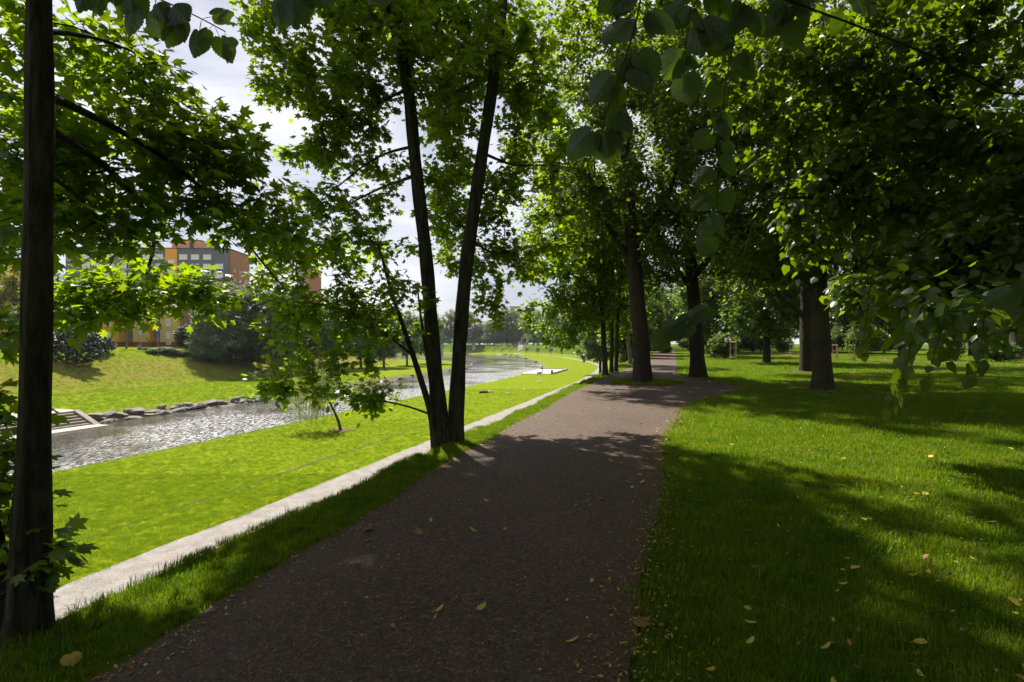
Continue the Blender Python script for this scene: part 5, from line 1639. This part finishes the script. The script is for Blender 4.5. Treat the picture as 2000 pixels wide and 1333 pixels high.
def drop_leaf(x, y, kind, size, label, group, lift):
    o = new_obj('fallen_leaf', FM[kind])
    o.location = (x, y, gz(x, y) + lift)
    o.rotation_euler = (rng.normal(0, .22), rng.normal(0, .22), rng.uniform(0, 6.28))
    o.scale = (size,) * 3
    tag(o, label, 'leaf', group)
seen = [(1005, 235, 1), (915, 290, 3), (930, 402, 1), (335, 460, 0), (640, 427, 2), (732, 850, 1), (960, 847, 0), (560, 930, 3), (470, 935, 3), (1020, 1018, 3), (1150, 970, 3), (1590, 688, 1), (1650, 228, 1), (1810, 162, 1), (1865, 130, 1), (1775, 100, 1), (1855, 85, 1), (1755, 25, 1), (1480, 28, 1), (1700, 10, 0), (690, 345, 1), (1100, 400, 1), (1540, 292, 3), (1470, 1030, 1)]
LABY, LABB = 'small yellow leaf lying on the dark asphalt path', 'brown dried leaf lying on the dark asphalt path'
for a, c, k in seen:
    p = on_ground(600 + a / 2.857, 900 + c / 2.857)
    drop_leaf(p[0], p[1], k, rng.uniform(.06, .09), LABY if k < 2 else LABB, 'yellow leaves on the path' if k < 2 else 'brown leaves on the path', .018)
p = on_ground(705, 1043)
drop_leaf(p[0], p[1], 2, .12, 'pale star-shaped maple leaf lying on the asphalt near the verge', None, .02)
p = on_ground(1238, 1232)
drop_leaf(p[0], p[1], 2, .13, 'large curled grey-green maple leaf at the edge of path and lawn', None, .02)
p = on_ground(138, 1295)
drop_leaf(p[0], p[1], 0, .10, 'broad golden leaf where verge grass meets the asphalt', None, .03)
p = on_ground(368, 1203)
drop_leaf(p[0], p[1], 2, .10, 'crumpled brown maple leaf on the asphalt close to the verge', None, .02)
for k in range(64):
    y = rng.uniform(4, 24)
    s = rng.uniform(edge_l(np.array([y]))[0] + .1, edge_r(np.array([y]))[0] - .05)
    if rng.uniform() < .45:
        s = edge_r(np.array([y]))[0] - abs(rng.normal(0, .3))
    kd = int(rng.choice([0, 1, 1, 3]))
    drop_leaf(s + .31 * y, y, kd, rng.uniform(.06, .09), LABY if kd < 2 else LABB, 'yellow leaves on the path' if kd < 2 else 'brown leaves on the path', .018)
for k in range(130):
    y = 1.9 + 6.5 * rng.uniform() ** 1.3
    s = edge_r(np.array([y]))[0] + rng.uniform(.15, 1.0) * min(1.0 * y, 5.5)
    kd = int(rng.choice([0, 1, 1, 3, 3]))
    drop_leaf(s + .31 * y, y, kd, rng.uniform(.035, .075), 'yellow leaf caught in the lawn grass' if kd < 2 else 'brown leaf caught in the lawn grass', 'yellow leaves in the lawn' if kd < 2 else 'brown leaves in the lawn', .045)
# leaf crumbs and twigs at the path edges, too small to count
def litter():
    rr = np.random.default_rng(91)
    n = 9000
    y = 1.8 + 18 * rr.uniform(0, 1, n) ** 1.6
    side = rr.uniform(0, 1, n)
    s = np.where(side < .52, edge_r(y) + rr.normal(-.02, .14, n), np.where(side < .74, edge_l(y) + np.abs(rr.normal(.06, .14, n)), edge_r(y) + rr.uniform(-2.6, 6, n)))
    x = s + .31 * y
    z = ground_z(x, y) + .02 + rr.uniform(0, .012, n) + (s > edge_r(y)) * .02
    th = rr.uniform(0, 6.28, n)
    d = np.stack([np.cos(th), np.sin(th), rr.normal(0, .3, n)], -1)
    nn_ = unit(np.array([0, 0, 1.0]) + rr.normal(0, .4, (n, 3)))
    sz = rr.uniform(.010, .034, n)
    slim = (TUFT[0] * np.array([1, .6, 1]), TUFT[1])
    for kd, mt in ((0, 'litter_b'), (1, 'litter_y')):
        k = (np.arange(n) % 3 == 0) == bool(kd)
        o = new_obj('leaf_litter', leaf_cloud('leaf_litter', slim, np.stack([x, y, z], -1)[k], d[k], nn_[k], sz[k], M[mt], 5 + kd))
        tag(o, 'yellowish leaf crumbs along the path edges' if kd else 'brown leaf crumbs along the path edges', 'leaf litter', None, 'stuff')
    n = 5200
    y = 1.6 + 9 * rr.uniform(0, 1, n) ** 1.5
    s = edge_r(y) + .05 + rr.uniform(0, 6, n)
    x = s + .31 * y
    c = fbm(x, y, 33, 2, 2.5) > .15
    x, y = x[c], y[c]
    n = len(x)
    p = np.stack([x, y, ground_z(x, y) + rr.uniform(.03, .06, n)], -1)
    th = rr.uniform(0, 6.28, n)
    o = new_obj('lawn_weeds', leaf_cloud('lawn_weeds', LINDEN_LO, p, np.stack([np.cos(th), np.sin(th), rr.uniform(-.2, .5, n)], -1), unit(np.array([0, 0, 1.0]) + rr.normal(0, .4, (n, 3))), rr.uniform(.015, .04, n), M['linden'], 8))
    tag(o, 'clover and small broad-leaved weeds in the lawn', 'weeds', None, 'stuff')
litter()

# ------------------------------------------------------------------ people, dog and small things by the river
def skin_figure(name, joints, edges, radii, mats_, bounds, loc, rz, root_i=0, scale=1.0):
    me = bpy.data.meshes.new(name)
    me.from_pydata([tuple(np.array(j) * scale) for j in joints], edges, [])
    o = new_obj(name, me)
    sk = o.modifiers.new('skin', 'SKIN')
    sk.use_smooth_shade = True
    ss = o.modifiers.new('subsurf', 'SUBSURF')
    ss.levels = ss.render_levels = 1
    for k, v in enumerate(me.skin_vertices[0].data):
        v.radius = (radii[k] * scale, radii[k] * scale)
        v.use_root = (k == root_i)
    dg = bpy.context.evaluated_depsgraph_get()
    me2 = bpy.data.meshes.new_from_object(o.evaluated_get(dg))
    o.modifiers.clear()
    o.data = me2
    me2.materials.clear()
    for m_ in mats_:
        me2.materials.append(m_)
    for f in me2.polygons:
        f.material_index = bounds(f.center / scale)
    o.location = loc
    o.rotation_euler = (0, 0, rz)
    return o
M['skin'] = simple('skin', (.42, .26, .19), .6, .05, 5, 0)
M['dark_cloth'] = simple('dark_cloth', (.025, .026, .034), .9, .2, 5, .1)
M['blue_cloth'] = simple('faded_blue_cloth', (.07, .09, .14), .9, .2, 5, .1)
M['pink_cloth'] = simple('pinkish_cloth', (.45, .25, .22), .9, .2, 5, .1)
M['hair'] = simple('dark_hair', (.03, .02, .015), .8, .2, 5, .1)
M['black_fur'] = simple('black_fur', (.018, .016, .015), .9, .2, 12, .3)
PJ = [(0, 0, .95), (0, -.02, 1.15), (0, .0, 1.40), (0, -.01, 1.50), (0, -.03, 1.60), (0, -.03, 1.72),
      (-.10, 0, .90), (-.12, -.03, .50), (-.12, .0, .09), (-.12, -.16, .04), (.10, 0, .90), (.12, .02, .50), (.13, .05, .09), (.13, -.11, .04),
      (-.19, 0, 1.40), (-.25, -.02, 1.12), (-.22, -.16, .92), (-.20, -.24, .86), (.19, 0, 1.40), (.26, .0, 1.12), (.28, -.10, .88), (.28, -.15, .80)]
PE = [(0, 1), (1, 2), (2, 3), (3, 4), (4, 5), (0, 6), (6, 7), (7, 8), (8, 9), (0, 10), (10, 11), (11, 12), (12, 13), (2, 14), (14, 15), (15, 16), (16, 17), (2, 18), (18, 19), (19, 20), (20, 21)]
PR = [.15, .14, .16, .06, .095, .07, .10, .07, .05, .04, .10, .07, .05, .04, .075, .052, .042, .035, .075, .052, .042, .035]
def clothed(c):
    if c.z > 1.62 or (c.z > 1.52 and c.y > .01): return 2
    if c.z > 1.47: return 3
    if abs(c.x) > .19 and c.z < .90: return 3
    return 0 if c.z > .92 else 1
q = on_ground(1059, 730)
tag(skin_figure('person', PJ, PE, PR, [M['dark_cloth'], M['dark_cloth'], M['hair'], M['skin']], clothed, (4.9 + 1.8, 113.5, -4.93), R(70)), 'person in dark clothes standing with a dog at the water edge', 'person')
aw = at_z(994.5, 697, WATER_Z)
tag(skin_figure('person', PJ, PE, PR, [M['pink_cloth'], M['dark_cloth'], M['hair'], M['skin']], clothed, (aw[0], aw[1], WATER_Z - .35), R(200)), 'person in a pale top wading in the river at the weir', 'person')
DJ = [(0, 0, .42), (.28, 0, .44), (.42, 0, .56), (.54, 0, .60), (.66, 0, .57), (-.28, 0, .43), (-.44, 0, .50), (-.56, 0, .58), (.26, -.09, .38), (.26, -.09, .20), (.27, -.09, .03), (.26, .09, .38), (.24, .09, .20), (.25, .09, .03), (-.28, -.09, .36), (-.22, -.09, .24), (-.30, -.09, .15), (-.28, -.09, .03), (-.28, .09, .36), (-.24, .09, .24), (-.33, .09, .15), (-.31, .09, .03)]
DE = [(0, 1), (1, 2), (2, 3), (3, 4), (0, 5), (5, 6), (6, 7), (1, 8), (8, 9), (9, 10), (1, 11), (11, 12), (12, 13), (5, 14), (14, 15), (15, 16), (16, 17), (5, 18), (18, 19), (19, 20), (20, 21)]
DR = [.12, .14, .08, .08, .04, .11, .035, .02, .06, .04, .03, .06, .04, .03, .07, .05, .03, .03, .07, .05, .03, .03]
dp = at_z(1053.5, 733, -4.98)
tag(skin_figure('dog', DJ, DE, DR, [M['black_fur']], lambda c: 0, (dp[0], dp[1], gz(dp[0], dp[1]) + .0), R(20), 0, 1.25), 'black dog standing on the grass beside the platform', 'dog')
root = tag(empty('concrete_platform', (0, 0, -4.95)), 'flat pale concrete platform on the riverside lawn at the water', 'platform')
cs = [(2.0, 112.5), (9.2, 112.0), (14.2, 130), (7.0, 130.5)]
mb = MB()
mb.add([(x, y, -.7) for x, y in cs] + [(x, y, .06) for x, y in cs], [(0, 3, 2, 1), (4, 5, 6, 7), (0, 1, 5, 4), (1, 2, 6, 5), (2, 3, 7, 6), (3, 0, 4, 7)])
mb.build('slab', simple('pale_concrete', (.52, .49, .45), .9, .12, .8, .2), root)
mb = MB()
e0, e1 = np.array(cs[1]), np.array(cs[2])
for a, b_ in ((cs[1], cs[2]), (cs[2], cs[3])):
    a, b_ = np.array(a), np.array(b_)
    d = unit((b_ - a)[None])[0] * .0
    nrm = np.array([-(b_ - a)[1], (b_ - a)[0]]) / np.linalg.norm(b_ - a) * .35
    mb.add([(*a, .055), (*b_, .055), (*(b_ + nrm), .055), (*(a + nrm), .055), (*a, .30), (*b_, .30), (*(b_ + nrm), .30), (*(a + nrm), .30)], [(0, 3, 2, 1), (4, 5, 6, 7), (0, 1, 5, 4), (1, 2, 6, 5), (2, 3, 7, 6), (3, 0, 4, 7)])
mb.build('kerb', M['concrete'], root)
bp = at_z(1078, 730.5, -4.89)
root = tag(empty('litter_bin', bp), 'brown box-shaped litter bin on the concrete platform', 'bin')
MB().box(-.27, .27, -.27, .27, 0, .72).build('body', M['stake'], root, bevel=.02)
MB().box(-.31, .31, -.31, .31, .721, .80).build('lid', M['roof_dark'], root, bevel=.02)
lp_ = at_z(950, 767.5, -5.0)
root = tag(empty('log', (lp_[0], lp_[1], gz(lp_[0], lp_[1])), R(8)), 'dark driftwood log with a pale stripped end on the riverside lawn', 'log')
MB().tube([(-.95, 0, .13), (-.4, .05, .15), (.2, 0, .16)], [.13, .15, .14], 10).build('bark', M['bark_linden'], root, smooth=True)
MB().tube([(.2, 0, .16), (.6, -.04, .2), (.95, 0, .18)], [.13, .11, .07], 10).build('stripped_end', simple('pale_wood', (.52, .46, .36), .8, .15, 5), root, smooth=True)
def scrap(u, v, size, label):
    p = at_z(u, v, -5.0)
    rr = np.random.default_rng(int(u))
    bm = bmesh.new()
    bmesh.ops.create_icosphere(bm, subdivisions=2, radius=1)
    for w_ in bm.verts:
        k = 1 + .35 * math.sin(7 * w_.co.x + u) * math.cos(6 * w_.co.y) + .2 * rr.normal()
        w_.co = Vector((w_.co.x * k * size, w_.co.y * k * size * .7, max(0, w_.co.z * .6 * k + .35) * size))
    me = bpy.data.meshes.new('paper_bag')
    bm.to_mesh(me)
    bm.free()
    o = new_obj('paper_bag', me, mat=M['white_frame'])
    o.location = (p[0], p[1], gz(p[0], p[1]) + .03)
    tag(o, label, 'bag')
scrap(1054, 747, .26, 'crumpled white bag on the lawn below the platform')
scrap(1024, 761, .12, 'tiny white paper scrap on the riverside lawn')
scrap(992, 769, .20, 'flattened white paper beside the driftwood log')
# weir
root = tag(empty('weir', (0, 0, WATER_Z)), 'low dark stone weir crossing the river beyond the grassy spit', 'weir')
a, b_ = at_z(880, 701.5, WATER_Z), at_z(990, 701.5, WATER_Z)
MB().box(a[0] - 8, b_[0], a[1], a[1] + .7, -.8, .14).build('sill', M['rock'], root)
# footbridge
M['teal'] = simple('teal_paint', (.035, .11, .095), .6, .15, .5, .05)
A0, B0 = np.array([-82.0, 225, 3.2]), np.array([-28.0, 392, 3.2])
ln = float(np.linalg.norm(B0 - A0))
root = tag(empty('footbridge', A0, math.atan2(B0[1] - A0[1], B0[0] - A0[0])), 'teal girder footbridge over the river far behind the twin stems', 'bridge')
MB().box(-4, ln + 4, -1.6, 1.6, -.3, 0).build('deck', M['concrete'], root)
for s in (-1, 1):
    MB().box(-4, ln + 4, s * 1.75 - .12, s * 1.75 + .12, -1.3, .25).build('girder', M['teal'], root)
    mb = MB()
    for k in range(int(ln / 2.5) + 1):
        mb.box(k * 2.5 - .05, k * 2.5 + .05, s * 1.72 - .04, s * 1.72 + .04, .25, 1.4)
    mb.box(-2, ln + 2, s * 1.72 - .05, s * 1.72 + .05, 1.4, 1.5).box(-2, ln + 2, s * 1.72 - .03, s * 1.72 + .03, .8, .86)
    o = mb.build('railing', M['teal'], root)
for k in (.02, .33, .66, .98):
    MB().box(ln * k - .5, ln * k + .5, -1.3, 1.3, -10.5, -.31).build('pier', M['concrete'], root)
# signs by the yellow house
M['sign_blue'] = simple('sign_blue', (.02, .10, .42), .4, .03, 1, 0)
M['sign_grey'] = simple('sign_grey', (.30, .42, .46), .5, .05, 1, 0)
M['steel'] = simple('galvanised_steel', (.28, .29, .30), .45, .1, 3, .05)
def post_at(u, Y):
    x = (u - CU) / FPX * Y
    return np.array([x, Y, gz(x, Y)])
p = post_at(308, 95)
root = tag(empty('road_sign', p), 'round blue road sign on a post before the yellow house', 'sign')
h = EYE - (648 - CV) / FPX * 95 - p[2]
MB().tube([(0, 0, -.2), (0, 0, h + .2)], [.04, .04], 8).build('post', M['steel'], root)
MB().tube([(0, -.05, h), (0, -.08, h)], [.36, .36], 20).build('disc', M['sign_blue'], root)
MB().tube([(0, -.081, h), (0, -.086, h)], [.30, .30], 20).build('face', simple('sign_red_ring', (.02, .07, .36), .4, .03, 1, 0), root)
p = post_at(275, 93)
root = tag(empty('sign_post', p), 'pale blue rectangular sign panel on a thin post on the far bank', 'sign')
h = EYE - (650 - CV) / FPX * 93 - p[2]
MB().tube([(0, 0, -.2), (0, 0, h + .5)], [.045, .045], 8).build('post', M['steel'], root)
MB().box(-.3, .3, -.07, -.04, h - .45, h + .45).build('panel', M['sign_grey'], root)
p = post_at(273, 92.2)
root = tag(empty('waste_bin', p), 'small grey waste bin at the foot of the pale blue sign', 'bin')
MB().tube([(0, 0, 0), (0, 0, .85)], [.24, .28], 12).build('body', M['steel'], root)
MB().tube([(0, 0, .851), (0, 0, .9)], [.30, .29], 12).build('rim', M['roof_dark'], root)
# bench on the far bank of the bend
p = on_ground(981, 686)
root = tag(empty('bench', p, R(12)), 'dark bench on the sunny slope beyond the river bend', 'bench')
for k in range(3):
    MB().box(-.9, .9, -.3 + k * .17, -.17 + k * .17, .44, .48).build('seat_slat', M['bark_linden'], root)
for k in range(2):
    MB().box(-.9, .9, .26, .30, .62 + k * .18, .75 + k * .18).build('back_slat', M['bark_linden'], root)
for s in (-.75, .75):
    MB().box(s - .04, s + .04, -.28, .25, -.3, .435).build('leg', M['roof_dark'], root)
    MB().box(s - .04, s + .04, .20, .255, .436, .95).build('back_post', M['roof_dark'], root)
# parked cars beyond the park
M['tyre'] = simple('tyre_rubber', (.015, .015, .016), .85, .1, 5, .1)
M['hub'] = simple('wheel_rim', (.4, .4, .42), .4, .1, 5, 0)
def car(label, u, Y, paint, rz):
    x = (u - CU) / FPX * Y
    root = tag(empty('parked_car', (x, Y, gz(x, Y)), rz), label, 'car', 'cars parked beyond the park')
    prof = [(-2.1, .30), (-2.12, .72), (-1.95, .92), (-1.1, 1.0), (-.45, 1.42), (.75, 1.46), (1.55, 1.02), (2.0, .95), (2.12, .70), (2.1, .30)]
    mb = MB()
    n = len(prof)
    ins = lambda z: .84 - .22 * max(0, z - .95) / .5
    mb.add([(a, -ins(z), z) for a, z in prof] + [(a, ins(z), z) for a, z in prof], [tuple(range(n)), tuple(range(2 * n - 1, n - 1, -1))] + [(k, k + n, (k + 1) % n + n, (k + 1) % n) for k in range(n)])
    mb.build('body', paint, root, bevel=.04)
    for s in (-1, 1):
        for a0, a1 in ((-.85, .0), (.08, .95)):
            z0, z1 = 1.0, 1.36
            mb = MB()
            y0, y1 = s * (ins(z0) + .012), s * (ins(z1) + .012)
            mb.add([(a0 + (.0 if a0 > 0 else -.0), y0, z0), (a1 + (.25 if a0 > 0 else 0), y0, z0), (a1 - (.25 if a0 > 0 else 0), y1, z1), (a0 + (0 if a0 > 0 else .45), y1, z1)], [(0, 1, 2, 3)])
            mb.build('side_window', M['glass'], root)
        for a in (-1.3, 1.3):
            o = MB().tube([(a, s * .68, .31), (a, s * .88, .31)], [.31, .31], 16).build('wheel', M['tyre'], root)
            MB().tube([(a, s * .881, .31), (a, s * .90, .31)], [.19, .18], 12).build('rim', M['hub'], o)
    for s in (-.6, .6):
        MB().box(2.08, 2.14, s - .15, s + .15, .66, .78).build('tail_light', M['plinth'], root)
        MB().box(-2.16, -2.10, s - .16, s + .16, .62, .74).build('headlight', M['white_frame'], root)
car('white car parked beyond the park lawn', 1952, 128, simple('white_car_paint', (.75, .76, .78), .3, .02, 1, 0, .5), R(8))
car('dark blue car parked beyond the park lawn', 1985, 130, simple('blue_car_paint', (.02, .04, .12), .3, .02, 1, 0, .5), R(5))
# ------------------------------------------------------------------ light summer haze
hb = MB().box(-1950, 1950, -75, 4100, -8.0, 60.0)
hm, ht, ho = mat('summer_haze')
pv = N(ht, 'ShaderNodeVolumePrincipled')
pv.inputs['Color'].default_value = (.80, .86, .95, 1)
pv.inputs['Density'].default_value = .00010
pv.inputs['Anisotropy'].default_value = .3
L(ht, pv.outputs[0], ho.inputs['Volume'])
tag(hb.build('haze', hm), 'thin pale summer haze over the river and park', 'haze', None, 'stuff')
